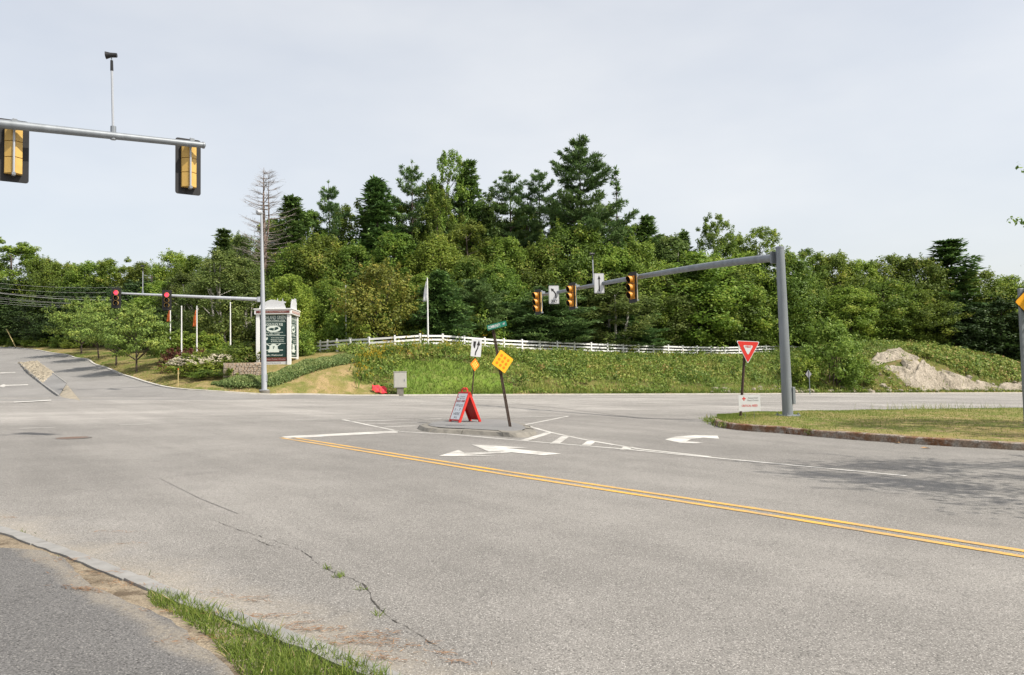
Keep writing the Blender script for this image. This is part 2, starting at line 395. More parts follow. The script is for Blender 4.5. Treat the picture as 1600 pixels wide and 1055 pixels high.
MT['leaf_light'] = leafmat('light_leaf', [(0, (0.097, 0.160, 0.027)), (.5, (0.208, 0.309, 0.045)), (1, (0.417, 0.470, 0.085))], .44, objvar=.15)
MT['leaf_grey'] = leafmat('birch_leaf', [(0, (0.065, 0.102, 0.024)), (.5, (0.138, 0.198, 0.049)), (1, (0.277, 0.316, 0.089))], .42, objvar=.15)
MT['leaf_shaded'] = leafmat('shaded_leaf', [(0, (0.021, 0.039, 0.011)), (.5, (0.041, 0.076, 0.018)), (1, (0.086, 0.132, 0.032))], .2, objvar=.15)  # leaf green darkened to paint in the shade low in the woods
MT['leaf_bright'] = leafmat('bright_leaf', [(0, (.09, .15, .025)), (.5, (.17, .26, .04)), (1, (.29, .37, .07))], .38, objvar=.05)
MT['needle'] = leafmat('dark_needles', [(0, (0.050, 0.093, 0.034)), (.5, (0.102, 0.174, 0.048)), (1, (0.208, 0.302, 0.077))], .15, objvar=.2)
MT['needle_pine'] = leafmat('pine_needles', [(0, (0.057, 0.109, 0.041)), (.5, (0.114, 0.204, 0.066)), (1, (0.239, 0.344, 0.114))], .2, objvar=.15)
MT['leaf_orn'] = leafmat('ornamental_leaf', [(0, (0.088, 0.139, 0.031)), (.5, (0.193, 0.277, 0.053)), (1, (0.406, 0.456, 0.100))], .3, objvar=.1)
MT['hedge'] = leafmat('juniper', [(0, (0.072, 0.124, 0.039)), (.5, (0.153, 0.229, 0.074)), (1, (0.307, 0.351, 0.131))], .25, objvar=.05)
MT['barberry'] = leafmat('barberry', [(0, (.06, .02, .015)), (.5, (.12, .045, .028)), (1, (.2, .09, .05))], .25, objvar=.1)
MT['blossom'] = leafmat('cream_blossom', [(0, (.55, .50, .36)), (1, (.78, .72, .58))], .3, objvar=.02)
MT['weed'] = leafmat('bank_weeds', [(0, (0.070, 0.116, 0.022)), (.35, (0.138, 0.216, 0.037)), (.65, (0.248, 0.306, 0.059)), (.9, (0.355, 0.332, 0.099)), (1, (0.371, 0.249, 0.099))], .3, objvar=.02)
MT['grass'] = leafmat('grass_blades', [(0, (0.071, 0.117, 0.021)), (.5, (0.156, 0.221, 0.036)), (.85, (0.284, 0.317, 0.076)), (1, (0.512, 0.414, 0.207))], .35, objvar=.02)
MT['goldenrod'] = leafmat('goldenrod', [(0, (.30, .22, .015)), (1, (.55, .40, .03))], .3, objvar=.02)
MT['dry'] = leafmat('dry_litter', [(0, (.12, .06, .025)), (.5, (.26, .13, .055)), (1, (.40, .25, .13))], .1, objvar=.02)
MT['lawn'] = ground_mat('mown_lawn', [(.10, .13, .028), (.21, .17, .065), (.29, .215, .11)], (.16, 1.1, 14), (.36, .6))
MT['island_turf'] = ground_mat('dry_turf', [(.13, .155, .035), (.22, .18, .07), (.30, .22, .12)], (.45, 2.2, 22), (.36, .62))
MT['wild'] = ground_mat('wild_bank_soil', [(.07, .09, .02), (.12, .12, .035), (.16, .12, .06)], (.2, 1.5, 10))
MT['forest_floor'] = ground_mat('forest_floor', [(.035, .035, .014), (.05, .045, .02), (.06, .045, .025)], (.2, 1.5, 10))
MT['verge'] = ground_mat('sandy_dirt', [(.22, .18, .13), (.27, .225, .165), (.11, .085, .06)], (1.5, 5, 70), (.4, .62), .3)
MT['rock'] = ground_mat('pale_ledge', [(.34, .30, .245), (.24, .21, .165), (.12, .11, .08)], (.4, 1.5, 7), (.4, .66), 1.0)
MT['granite'] = ground_mat('rusty_granite', [(.26, .20, .15), (.17, .085, .045), (.33, .30, .26)], (1.2, 4, 26), (.36, .6), .5)
MT['stone_wall'] = ground_mat('tan_field_stone', [(.46, .33, .22), (.40, .35, .29), (.28, .20, .14)], (.9, 3.1, 16), (.4, .6), .8)
MT['cobble'] = ground_mat('pale_cobble', [(.38, .33, .255), (.31, .28, .225), (.2, .175, .135)], (.9, 4, 16), (.4, .6), .6)

# ------------------------------------------------------------------ ground and roads
def ribbon_xy(pts, w_in, w_out):
    """offset points to either side of a polyline (pts: list of (x,y))"""
    a, b = [], []
    for i, p in enumerate(pts):
        q0 = pts[max(i - 1, 0)]; q1 = pts[min(i + 1, len(pts) - 1)]
        dx, dy = q1[0] - q0[0], q1[1] - q0[1]; l = math.hypot(dx, dy); nx, ny = -dy / l, dx / l
        a.append((p[0] + nx * w_in, p[1] + ny * w_in)); b.append((p[0] + nx * w_out, p[1] + ny * w_out))
    return a, b
def smooth_line(pts, step):
    P = [Vector(p) for p in pts]; outp = []
    for i in range(len(P) - 1):
        p0, p1, p2, p3 = P[max(i - 1, 0)], P[i], P[i + 1], P[min(i + 2, len(P) - 1)]
        for k in range(24):
            t = k / 24
            outp.append(.5 * ((2 * p1) + (p2 - p0) * t + (2 * p0 - 5 * p1 + 4 * p2 - p3) * t * t + (3 * p1 - p0 - 3 * p2 + p3) * t ** 3))
    outp.append(P[-1])
    acc = [outp[0]]; d = 0
    for a, b in zip(outp, outp[1:]):
        seg = (b - a).length; pos = step - d
        while pos <= seg:
            acc.append(a + (b - a) * (pos / seg)); pos += step
        d = (d + seg) % step
    return acc

# kerb line of the far side: straight along the main road, round the corner, up the far street
KL = [at(*c) for c in CURB]
x60, y60 = xy(150, TE - .0); 
kerb_pts = [Vector((*xy(s, TE), 0)) for s in (140, 110, 80, 60, 45, 33, 24)] 
kerb_pts += [Vector((p.x, p.y, 0)) for p in KL[1:]]
kerb_xy = [(p.x, p.y) for p in smooth_line(kerb_pts, 1.5)]
KX = np.array(kerb_xy)
def side_of_kerb(x, y):
    """signed distance to the far kerb line, positive on the lawn side"""
    x = np.asarray(x, float).ravel(); y = np.asarray(y, float).ravel(); o = np.empty(x.shape)
    A = KX[:-1]; D = KX[1:] - A; L2 = (D ** 2).sum(1)
    for i in range(0, len(x), 8000):
        P = np.stack([x[i:i + 8000], y[i:i + 8000]], 1)
        rel = P[:, None] - A[None]; k = np.clip((rel * D).sum(-1) / L2, 0, 1)
        df = rel - k[..., None] * D; dd = (df ** 2).sum(-1); j = dd.argmin(1)
        ii = np.arange(len(P)); cr = D[j, 0] * rel[ii, j, 1] - D[j, 1] * rel[ii, j, 0]
        o[i:i + 8000] = np.sqrt(dd[ii, j]) * np.where(cr < 0, 1, -1)
    return o

# terrain sheet: low under the roads, kerb-high beyond them
def axis(lo, hi, dense_lo, dense_hi, st_, grow=1.25):
    a = list(np.arange(dense_lo, dense_hi + .01, st_)); s = st_
    while a[-1] < hi: s *= grow; a.append(a[-1] + s)
    s = st_
    while a[0] > lo: s *= grow; a.insert(0, a[0] - s)
    return np.array(a)
gx = axis(-1500, 1500, -90, 100, 1.0); gy = axis(-400, 2000, 48, 125, 1.0)
XX, YY = np.meshgrid(gx, gy)
sd_ = side_of_kerb(XX.ravel(), YY.ravel()).reshape(XX.shape)
base = HH(XX, YY)
k = np.clip((sd_ - .05) / .5, 0, 1)
ZZ = base - .5 + k * .61
ZZ = np.where(sd_ > 0, ZZ, base - .5)
bumps = (np.sin(XX * .9 + YY * .35) * np.sin(YY * .8 - XX * .2)) * .05
ZZ += np.where(sd_ > 2, bumps, 0)
nx_, ny_ = len(gx), len(gy)
I = np.arange(nx_ * ny_).reshape(ny_, nx_)
F = np.stack([I[:-1, :-1], I[:-1, 1:], I[1:, 1:], I[1:, :-1]], -1).reshape(-1, 4)
gme = np_mesh('ground', np.stack([XX, YY, ZZ], -1).reshape(-1, 3), F, smooth=True)
MT['green_lawn'] = ground_mat('green_slope', [(.10, .16, .026), (.13, .19, .03), (.16, .19, .05)], (.3, 1.6, 14))
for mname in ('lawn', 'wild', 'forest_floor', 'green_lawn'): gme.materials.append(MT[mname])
fx, fy = XX[:-1, :-1].ravel() + .5, YY[:-1, :-1].ravel() + .5
fs, ft = U[0] * fx + U[1] * fy, NV[0] * fx + NV[1] * fy
FN = [at(*c) for c in FENCE]
fen_s = np.array([st(p.x, p.y)[0] for p in FN]); fen_t = np.array([st(p.x, p.y)[1] for p in FN])
o_ = np.argsort(fen_s); fen_s, fen_t = fen_s[o_], fen_t[o_]
ftl = np.interp(fs, fen_s, fen_t)
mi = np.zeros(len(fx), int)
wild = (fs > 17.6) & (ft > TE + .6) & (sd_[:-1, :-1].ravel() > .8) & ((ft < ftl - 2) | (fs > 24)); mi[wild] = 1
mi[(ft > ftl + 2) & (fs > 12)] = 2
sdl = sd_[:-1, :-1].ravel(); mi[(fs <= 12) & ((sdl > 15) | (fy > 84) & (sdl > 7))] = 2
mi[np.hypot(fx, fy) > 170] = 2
def in_poly(x, y, P):
    c = np.zeros(len(x), bool); j = len(P) - 1
    for i in range(len(P)):
        xi, yi, xj, yj = *P[i], *P[j]; c ^= ((yi > y) != (yj > y)) & (x < (xj - xi) * (y - yi) / (yj - yi + 1e-9) + xi); j = i
    return c
MP = [at(*c) for c in ((628, 560, 69.5), (690, 556, 71), (735, 572, 71), (790, 600, 70), (800, 616, 66.8), (612, 616, 61.8), (618, 590, 65))]
mown_c = np.array([(p.x, p.y) for p in MP]); mi[in_poly(fx, fy, mown_c)] = 3
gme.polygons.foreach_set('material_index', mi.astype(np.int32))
ground = link('ground', gme); tag(ground, kind='structure')

# the near kerb, from the photograph's lower left corner
NK = [gp(*c) for c in ((-260, 770), (-120, 797), (0, 829), (60, 849), (142, 879), (225, 911), (300, 943), (375, 968), (450, 998), (525, 1029), (596, 1057), (760, 1130), (1000, 1250))]
nk_line = smooth_line([Vector((p.x, p.y, 0)) for p in NK], .08)
sandl = ((NK[3].x, NK[3].y), (NK[9].x, NK[9].y), .7, .38)
WE_ = (gp(150, 930), gp(352, 1057))
MT['asphalt'] = asphalt('road_asphalt', .208, (1, .95, .885), sandl, 0, 1, True)
MT['asphalt_walk'] = asphalt('walk_asphalt', .118, (1, .97, .95), ((WE_[0].x, WE_[0].y), (WE_[1].x, WE_[1].y), .16, .4), 4, 1.1)
MT['asphalt_leg'] = asphalt('street_asphalt', .208, (1, .965, .92), None, 8, .6)
MT['asphalt_patch'] = asphalt('patch_asphalt', .19, (1, .99, .98), None, 12, .6)

# intersection sheet: planar, up to the far kerb
rd = MB()
a0 = [Vector((x, y, G(x, y))) for x, y in ((xy(-170, TE + .05)), (xy(-170, -120)), (xy(170, -120)), (xy(170, TE + .05)))]
rd.poly(a0)
road = rd.build('road', MT['asphalt']); tag(road, kind='structure')
# far street: from the kerb line to the left, over the hill
leg_i = [i for i, p in enumerate(kerb_xy) if st(*p)[0] < 20]
lp = [kerb_xy[i] for i in leg_i]
rows = []
for wv in np.linspace(0.0, 34, 30):
    a, _ = ribbon_xy(lp, wv, wv); rows.append(a)
LV = np.array(rows).reshape(-1, 2)
lz = HH(LV[:, 0], LV[:, 1]); s_, t_ = st(LV[:, 0], LV[:, 1])
lz = np.where(t_ < TE - 7.5, G(LV[:, 0], LV[:, 1]) - .06, lz + .012)
nr, ncl = len(rows), len(lp); I = np.arange(nr * ncl).reshape(nr, ncl)
F = np.stack([I[:-1, :-1], I[:-1, 1:], I[1:, 1:], I[1:, :-1]], -1).reshape(-1, 4)
leg = link('far_street', np_mesh('far_street', np.column_stack([LV, lz]), F, smooth=True), MT['asphalt_leg']); tag(leg, kind='structure')

# far kerb in pieces
fk = bpy.data.objects.new('far_kerb', None); COL.objects.link(fk); tag(fk, kind='structure')
for i in range(0, len(kerb_xy) - 2, 2):
    seg = kerb_xy[i:i + 3]
    if seg[0][1] > 128: break
    a, b = ribbon_xy(seg, .03, -.02); c, d = ribbon_xy(seg, .16, -.22)
    mb = MB(); inner, outer = ribbon_xy(seg, -.02, .16)
    # lawn side is to the right of the travel direction
    inner, outer = ribbon_xy(seg, .04, -.16)
    # shorten for the joint
    zs = [H(*p) for p in seg]
    V = []
    for (px_, py_), (qx, qy), z in zip(inner, outer, zs): V += [(px_, py_, z - .2), (px_, py_, z + .095), (qx, qy, z + .11), (qx, qy, z - .2)]
    e0 = Vector(V[4]) - Vector(V[0]); e0 = e0.normalized() * .012
    for j in range(4): V[j] = tuple(Vector(V[j]) + e0)
    n = len(seg); Fq = []
    for j in range(n - 1):
        for q in range(3): Fq.append((j * 4 + q, j * 4 + q + 1, j * 4 + 5 + q, j * 4 + 4 + q))
    Fq += [(0, 1, 2, 3), ((n - 1) * 4 + 3, (n - 1) * 4 + 2, (n - 1) * 4 + 1, (n - 1) * 4)]
    mb.v = V; mb.f = Fq; mb.build('kerb_stone', MT['kerb_far'], fk)

# near kerb, verge and walk
nk = bpy.data.objects.new('near_kerb', None); COL.objects.link(nk); tag(nk, kind='structure')
NKL = [(p.x, p.y) for p in nk_line]
step = 24
for i in range(0, len(NKL) - step, step):
    seg = [NKL[min(i + j, len(NKL) - 1)] for j in range(0, step + 1, 2)]
    inner, outer = ribbon_xy(seg, .01, -.15)
    V = []; wob = random.uniform(-.006, .006)
    for j, ((ax, ay), (bx, by)) in enumerate(zip(inner, outer)):
        hh = .062 + wob + random.uniform(-.004, .004)
        w1 = random.uniform(-.008, .008)
        V += [(ax + w1, ay + w1, G(ax, ay) - .1), (ax + w1, ay + w1, G(ax, ay) + hh - .014), (ax - .018, ay - .018, G(ax, ay) + hh), (bx + w1, by + w1, G(bx, by) + hh), (bx, by, G(bx, by) - .1)]
    e0 = (Vector(V[5]) - Vector(V[0])).normalized() * .006
    for j in range(5): V[j] = tuple(Vector(V[j]) + e0)
    n = len(seg); Fq = []
    for j in range(n - 1):
        for q in range(4): Fq.append((j * 5 + q, j * 5 + q + 1, j * 5 + 6 + q, j * 5 + 5 + q))
    Fq += [tuple(range(5)), tuple(range((n - 1) * 5, n * 5))[::-1]]
    mb = MB(); mb.v = V; mb.f = Fq; mb.build('kerb_stone', MT['kerb_grey'], nk)
WE = [gp(*c) for c in ((-300, 800), (-100, 850), (0, 864), (75, 872), (120, 902), (150, 930), (200, 950), (240, 966), (285, 995), (319, 1026), (352, 1057), (420, 1130), (520, 1250))]
we_line = [(p.x, p.y) for p in smooth_line([Vector((p.x, p.y, 0)) for p in WE], .15)]
outerk, _ = ribbon_xy(NKL[::2], -.12, 0)
# verge: strip between the kerb's back and the walk's edge
vm = MB(); vm.poly([(x, y, G(x, y) + .040) for x, y in outerk] + [(x, y, G(x, y) + .040) for x, y in [(-12, -8)] ])
verge = vm.build('verge', MT['verge']); tag(verge, kind='structure')
wl = [(x + random.uniform(-.025, .025), y + random.uniform(-.025, .025)) for x, y in we_line]
wm = MB(); wm.poly([(x, y, G(x, y) + .050) for x, y in wl] + [(x, y, G(x, y) + .050) for x, y in ((-6, -6), (-14, 4))])
walk = wm.build('pavement', MT['asphalt_walk']); tag(walk, kind='structure')

# ---- painted markings on the road (children of the road)
def paint(name, pix, mat, h=.006, n=1):
    P = [gp(*p) for p in pix]
    o = MB().poly([(p.x, p.y, G(p.x, p.y) + h) for p in P]).build(name, mat, road); return o
def stripe(name, a, b, wid, mat, h=.006, world=False):
    A, B = (a, b) if world else (gp(*a), gp(*b))
    d = (B - A); d.z = 0; d.normalize(); n = Vector((-d.y, d.x, 0)) * wid / 2
    L_ = (B - A).length; k = max(2, int(L_ / .5)); left, right = [], []
    for i in range(k + 1):
        p = A + (B - A) * i / k
        j1, j2 = random.uniform(-.008, .008), random.uniform(-.008, .008)
        l = p + n * (1 + j1 / wid); r = p - n * (1 + j2 / wid)
        left.append((l.x, l.y, G(l.x, l.y) + h)); right.append((r.x, r.y, G(r.x, r.y) + h))
    return MB().poly(left + right[::-1]).build(name, mat, road)
def wpt(p): return Vector((p.x, p.y, 0))
ya, yb = gp(447, 684), gp(1600, 866)
dv = (yb - ya).normalized(); nv = Vector((-dv.y, dv.x, 0)); yb2 = yb + dv * 14
for o in (-.14, .14):
    # gently bent like the lane
    mids = [gp(447, 684) + nv * o, gp(800, 741) + nv * o, gp(1200, 801.5) + nv * o, gp(1600, 866) + nv * o, yb2 + nv * o]
    for a, b in zip(mids, mids[1:]): stripe('yellow_line', a, b, .12, MT['yellow_line'], world=True)
paint('stop_line', [(440, 682.3), (620, 673.0), (622, 676.2), (447, 685.6)], MT['white_line'])
stripe('edge_line', (536, 656), (622, 674), .14, MT['white_line'])
for a, b in (((545, 659), (690, 654.5)), ((570, 663), (668, 660.0)), ((600, 667.5), (650, 665.5))): stripe('hatch_line', a, b, .13, MT['white_line'])
stripe('edge_line', (545, 658.2), (890, 650), .12, MT['white_line'])
stripe('edge_line', (820, 664), (888, 650.5), .12, MT['white_line'])
for a, b in (((622, 674.6), (700, 678.6)), ((700, 678.6), (820, 689.2)), ((820, 689.2), (975, 702)), ((975, 702), (1150, 719)), ((1150, 719), (1416, 744))): stripe('edge_line', a, b, .13, MT['white_line'])
for a, b in (((818, 664), (860, 676)), ((860, 676), (922, 689)), ((922, 689), (1000, 702)), ((1000, 702), (1110, 714.0))): stripe('edge_line', a, b, .13, MT['white_line'])
for a, b in (((818, 689), (858, 676.5)), ((866, 694), (884, 682)), ((913, 698), (924, 690)), ((976, 703), (982, 698.5))): stripe('hatch_line', a, b, .22, MT['white_line'])
# the arrows, in road coordinates through their pixels
paint('straight_and_left_arrow', [(686, 713.0), (716, 703.6), (726, 708.0), (790, 705.5), (800, 702), (762, 706), (737, 695.0), (823, 699.6), (795, 700.3), (878, 709.5), (850, 712.2), (795, 707.6), (735, 711.2), (776, 713)][:4] + [(790, 705.2), (800, 707.3), (735, 711.5), (776, 713.2)], MT['white_line'], .007)
paint('straight_and_left_arrow', [(737, 695.2), (825, 700), (792, 700.8), (877, 709.6), (850, 712), (800, 707.4), (786, 705.0), (764, 706.2)], MT['white_line'], .008)
paint('right_turn_arrow', [(1039, 687), (1056, 682.5), (1085, 680.4), (1121, 681.2), (1124, 686), (1098, 684.2), (1080, 686.5), (1072, 690.2), (1101, 691.6), (1088, 693), (1064, 692.6)], MT['white_line'])
for a, b in (((30, 669.6), (85, 668.2)), ((187, 664.5), (236, 662.6)), ((462, 656.5), (494, 655.6)), ((640, 631), (720, 629)), ((860, 636), (905, 635))): stripe('lane_line', a, b, .12, MT['white_line'])
for a, b in (((-60, 634), (260, 632)), ((260, 632), (700, 628.5)), ((700, 628.5), (1100, 621.5)), ((1100, 621.5), (1600, 620))):
    pass
e0, e1 = Vector((*xy(17, TE - 1.6), 0)), Vector((*xy(150, TE - 1.6), 0)); stripe('edge_line', e0, e1, .14, MT['white_line'], world=True)
# tar seams, cracks, manhole
for pts in (((0, 700), (160, 695), (300, 690), (440, 681)), ((0, 772), (120, 757), (250, 747), (400, 731), (500, 724)), ((250, 748), (310, 778), (372, 803)), ((800, 630), (900, 641), (1010, 654.5), (1105, 655)), ((0, 634.5), (300, 630), (560, 626))):
    for a, b in zip(pts, pts[1:]): stripe('tar_seam', a, b, .011 if a[1] > 660 else .08, MT['seam'], .004)
def crack(pix, wmax):
    pts = smooth_line([wpt(gp(*p)) for p in pix], .05); l, r = [], []
    off = 0
    for i, p in enumerate(pts):
        off = off * .82 + random.gauss(0, .009); q = pts[min(i + 1, len(pts) - 1)] - pts[max(i - 1, 0)]; q.normalize(); n = Vector((-q.y, q.x, 0))
        e = math.sin(math.pi * min(1, max(.03, i / len(pts)))) ** .4; wv = wmax * e * (.1 + random.random() ** 2.2) / 2
        a, b = p + n * (off + wv), p + n * (off - wv * random.uniform(.3, 1))
        l.append((a.x, a.y, G(a.x, a.y) + .004)); r.append((b.x, b.y, G(b.x, b.y) + .004))
    mb = MB()
    for i in range(len(l) - 1): mb.poly((l[i], l[i + 1], r[i + 1], r[i]))
    return mb.build('crack', MT['crack'], road), pts
crack([(330, 812), (378, 829), (430, 846), (478, 862)], .014)
_, cpts = crack([(472, 860), (495, 878), (530, 898), (570, 920), (590, 950), (640, 985), (700, 1020)], .024)
crack([(398, 842), (420, 852), (442, 856)], .02)
crack([(1480, 775), (1540, 783), (1600, 790)], .02)
mh = gp(113, 684.5); mh.z = G(mh.x, mh.y)
mm = MB().tube([(0, 0, .002), (0, 0, .012)], .36, 28); mm.build('manhole_cover', MT['iron'], road, loc=mh)
mr_ = MB().tube([(0, 0, .002), (0, 0, .009)], .44, 28); mr_.build('manhole_frame', MT['seam'], road, loc=mh)

# ---- concrete median island
isl = [(650, 669.5), (664, 664.5), (700, 661), (745, 658.5), (790, 660.5), (822, 667), (840, 675), (838, 681), (815, 684.5), (770, 681.5), (720, 678.5), (680, 676.5), (655, 673)]
IP = [gp(*p) for p in isl]; cx = sum(p.x for p in IP) / len(IP); cy = sum(p.y for p in IP) / len(IP)
IL = smooth_line([Vector((p.x, p.y, 0)) for p in IP] + [Vector((IP[0].x, IP[0].y, 0))], .25)[:-1]
med = bpy.data.objects.new('median_island', None); COL.objects.link(med); tag(med, kind='structure')
med_h = .13
def inset(p, k): return Vector((cx + (p.x - cx) * k, cy + (p.y - cy) * k, 0))
topm = MB()
topm.poly([(q.x, q.y, G(q.x, q.y) + med_h + .004) for q in (inset(p, .80) for p in IL)])
topm.build('paving', MT['asphalt_patch'], med)
n_st = 13; per = len(IL) / n_st
for i in range(n_st):
    idx = [int(i * per) + j for j in range(int((i + 1) * per) - int(i * per) + 1)]
    V = []; hj = random.uniform(-.03, .012)
    for j in idx:
        p = IL[j % len(IL)]; q = inset(p, .92 + random.uniform(-.022, .022)); r_ = inset(p, .79)
        V += [(p.x, p.y, G(p.x, p.y) - .05), (q.x, q.y, G(q.x, q.y) + med_h + hj - .02), (r_.x, r_.y, G(r_.x, r_.y) + med_h + hj), (r_.x, r_.y, G(r_.x, r_.y) - .05)]
    n = len(idx); e = Vector(V[4]) - Vector(V[0]); e = e.normalized() * .02
    for j in range(4): V[j] = tuple(Vector(V[j]) + e)
    Fq = []
    for j in range(n - 1):
        for q in range(3): Fq.append((j * 4 + q, j * 4 + q + 1, j * 4 + 5 + q, j * 4 + 4 + q))
    Fq += [(0, 1, 2, 3), ((n - 1) * 4 + 3, (n - 1) * 4 + 2, (n - 1) * 4 + 1, (n - 1) * 4)]
    mb = MB(); mb.v = V; mb.f = Fq; mb.build('kerb_stone', MT['concrete'], med)

# ---- right grass island with granite kerb
near = [(1112, 661.5), (1122, 666.5), (1145, 671), (1180, 674.5), (1220, 677), (1300, 684.5), (1400, 692), (1500, 698.5), (1600, 704), (1750, 712), (2000, 726)]
far_ = [(2000, 634), (1750, 637), (1600, 640), (1400, 644), (1300, 646.5), (1200, 650), (1150, 654), (1122, 657.5)]
nearL = smooth_line([wpt(gp(*p)) for p in near], .2)
farL = [wpt(gp(*p)) for p in far_]
isl_o = bpy.data.objects.new('turf_island', None); COL.objects.link(isl_o); tag(isl_o, kind='structure')
kerb_in, kerb_out = ribbon_xy([(p.x, p.y) for p in nearL], .22, 0)
# turf: grid of strips between the inner kerb edge and the far edge
nI = 90; cols_ = 16
def resample(pts, n):
    P = np.array([(p[0], p[1]) for p in pts]); d = np.concatenate([[0], np.cumsum(np.hypot(*np.diff(P, axis=0).T))]); u = np.linspace(0, d[-1], n)
    return np.column_stack([np.interp(u, d, P[:, 0]), np.interp(u, d, P[:, 1])])
A = resample(kerb_in, nI); B = resample([(p.x, p.y) for p in farL[::-1]], nI)
u = np.linspace(0, 1, cols_)[None, :, None]
TP = A[:, None] * (1 - u) + B[:, None] * u
crown = np.sin(np.clip(u[..., 0], 0, 1) * math.pi) ** .7
TZ = G(TP[..., 0], TP[..., 1]) + .15 * np.clip((1 - u[..., 0]) * 6, 0, 1) + .10 * crown + .02 * np.sin(TP[..., 0] * 2.1) * crown - .02 * (u[..., 0] > .99)
TZ = np.where(u[..., 0] >= .999, G(TP[..., 0], TP[..., 1]) - .02, TZ)
I = np.arange(nI * cols_).reshape(nI, cols_)
F = np.stack([I[:-1, :-1], I[:-1, 1:], I[1:, 1:], I[1:, :-1]], -1).reshape(-1, 4)
turf = link('turf', np_mesh('turf', np.dstack([TP, TZ]).reshape(-1, 3), F[:, ::-1], smooth=True), MT['island_turf'], isl_o)
step = 9
for i in range(0, len(nearL) - step, step):
    seg = [(p.x, p.y) for p in nearL[i:i + step + 1]]
    inn, outr = ribbon_xy(seg, .21, 0); V = []; hj = random.uniform(-.012, .012)
    for (ax, ay), (bx, by) in zip(outr, inn):
        j = random.uniform(-.012, .012); j2 = random.uniform(-.008, .008)
        V += [(ax - .03 + j, ay + j, G(ax, ay) - .05), (ax + j, ay + j, G(ax, ay) + .16 + hj + j2), (ax * .85 + bx * .15, ay * .85 + by * .15, G(ax, ay) + .185 + hj + j2), (bx, by, G(bx, by) + .185 + hj), (bx, by, G(bx, by) - .05)]
    e = (Vector(V[5]) - Vector(V[0])).normalized() * .012
    for j in range(5): V[j] = tuple(Vector(V[j]) + e)
    n = len(seg); Fq = []
    for j in range(n - 1):
        for q in range(4): Fq.append((j * 5 + q, j * 5 + q + 1, j * 5 + 6 + q, j * 5 + 5 + q))
    Fq += [tuple(range(5)), tuple(range((n - 1) * 5, n * 5))[::-1]]
    mb = MB(); mb.v = V; mb.f = Fq; mb.build('kerb_stone', MT['granite'], isl_o)
TPf, TZf = TP.reshape(-1, 2), TZ.ravel()
def turf_z(x, y):
    j = ((TPf[:, 0] - x) ** 2 + (TPf[:, 1] - y) ** 2).argmin(); return float(TZf[j])

# ---- cobbled median of the far street
def legpt(px, py, d, h=.0):
    p = at(px, py, d); p.z = H(p.x, p.y) + h; return p
cm = bpy.data.objects.new('cobbled_median', None); COL.objects.link(cm); tag(cm, kind='structure')
def solve_leg(px, py):             # the far street's surface seen at that pixel
    d = 40.0; best = None
    while d < 140:
        p = at(px, py, d)
        if p.z <= H(p.x, p.y) + .012: return p
        d += .25
    return p
mo = [solve_leg(*p) for p in ((30, 568), (58, 566), (82, 584), (104, 600), (126, 626), (92, 620), (66, 601))]
lo = [Vector((p.x, p.y, H(p.x, p.y) + .09)) for p in mo]
def lerp(a, b, t): return a + (b - a) * t
MB().slab([lo[0], lo[1], lo[2], lo[6]], .3).build('bed', MT['cobble'], cm)
MB().slab([p + Vector((0, 0, -.004)) for p in (lo[6], lo[2], lo[3], lo[5])], .3).build('paving', MT['asphalt_patch'], cm)
MB().slab([p + Vector((0, 0, -.10)) for p in (lo[5], lo[3], lo[4])], .3).build('apron', MT['cobble'], cm)
cob_me = MB().box((0, 0, 0), (.30, .24, .12), taper=.62).mesh('cobble')
cob_me.materials.append(MT['cobble'])
for i in range(17):
    for j in range(9):
        t, uu = (i + .5 + random.uniform(-.2, .2)) / 17, (j + .5 + random.uniform(-.25, .25)) / 9
        p = lerp(lerp(lo[0], lo[6], t), lerp(lo[1], lo[2], t), uu)
        o = link('cobble', cob_me, None, cm, (p.x, p.y, p.z + .02 + random.uniform(-.02, .03))); o.rotation_euler = (random.uniform(-.15, .15), random.uniform(-.15, .15), random.uniform(0, 3)); s = random.uniform(.9, 1.5); o.scale = (s, s * random.uniform(.8, 1.2), s)
def kerb_run(a, b, n):
    d = (b - a); nv_ = Vector((-d.y, d.x, 0)).normalized() * .055
    for i in range(n):
        p, q = lerp(a, b, i / n + .006), lerp(a, b, (i + 1) / n - .006)
        MB().slab([v + Vector((0, 0, .03)) for v in (p + nv_, p - nv_, q - nv_, q + nv_)], .32).build('kerb_stone', MT['kerb_grey'], cm)
kerb_run(lo[0], lo[6], 5); kerb_run(lo[6], lo[5], 4); kerb_run(lo[1], lo[2], 5); kerb_run(lo[2], lo[3], 4)
def leg_paint(name, pix):
    P = [solve_leg(*p) for p in pix]; MB().poly([(p.x, p.y, H(p.x, p.y) + .03) for p in P]).build(name, MT['white_line'], leg)
leg_paint('stop_line', [(22, 628.6), (80, 625.2), (80, 626.6), (22, 629.8)])
leg_paint('lane_line', [(0, 582.8), (24, 581.8), (24, 583), (0, 584.2)])
leg_paint('lane_arrow', [(0, 603), (6, 601), (9, 602), (44, 601.2), (44, 602.4), (9, 603.6), (6, 605.8), (0, 605)])

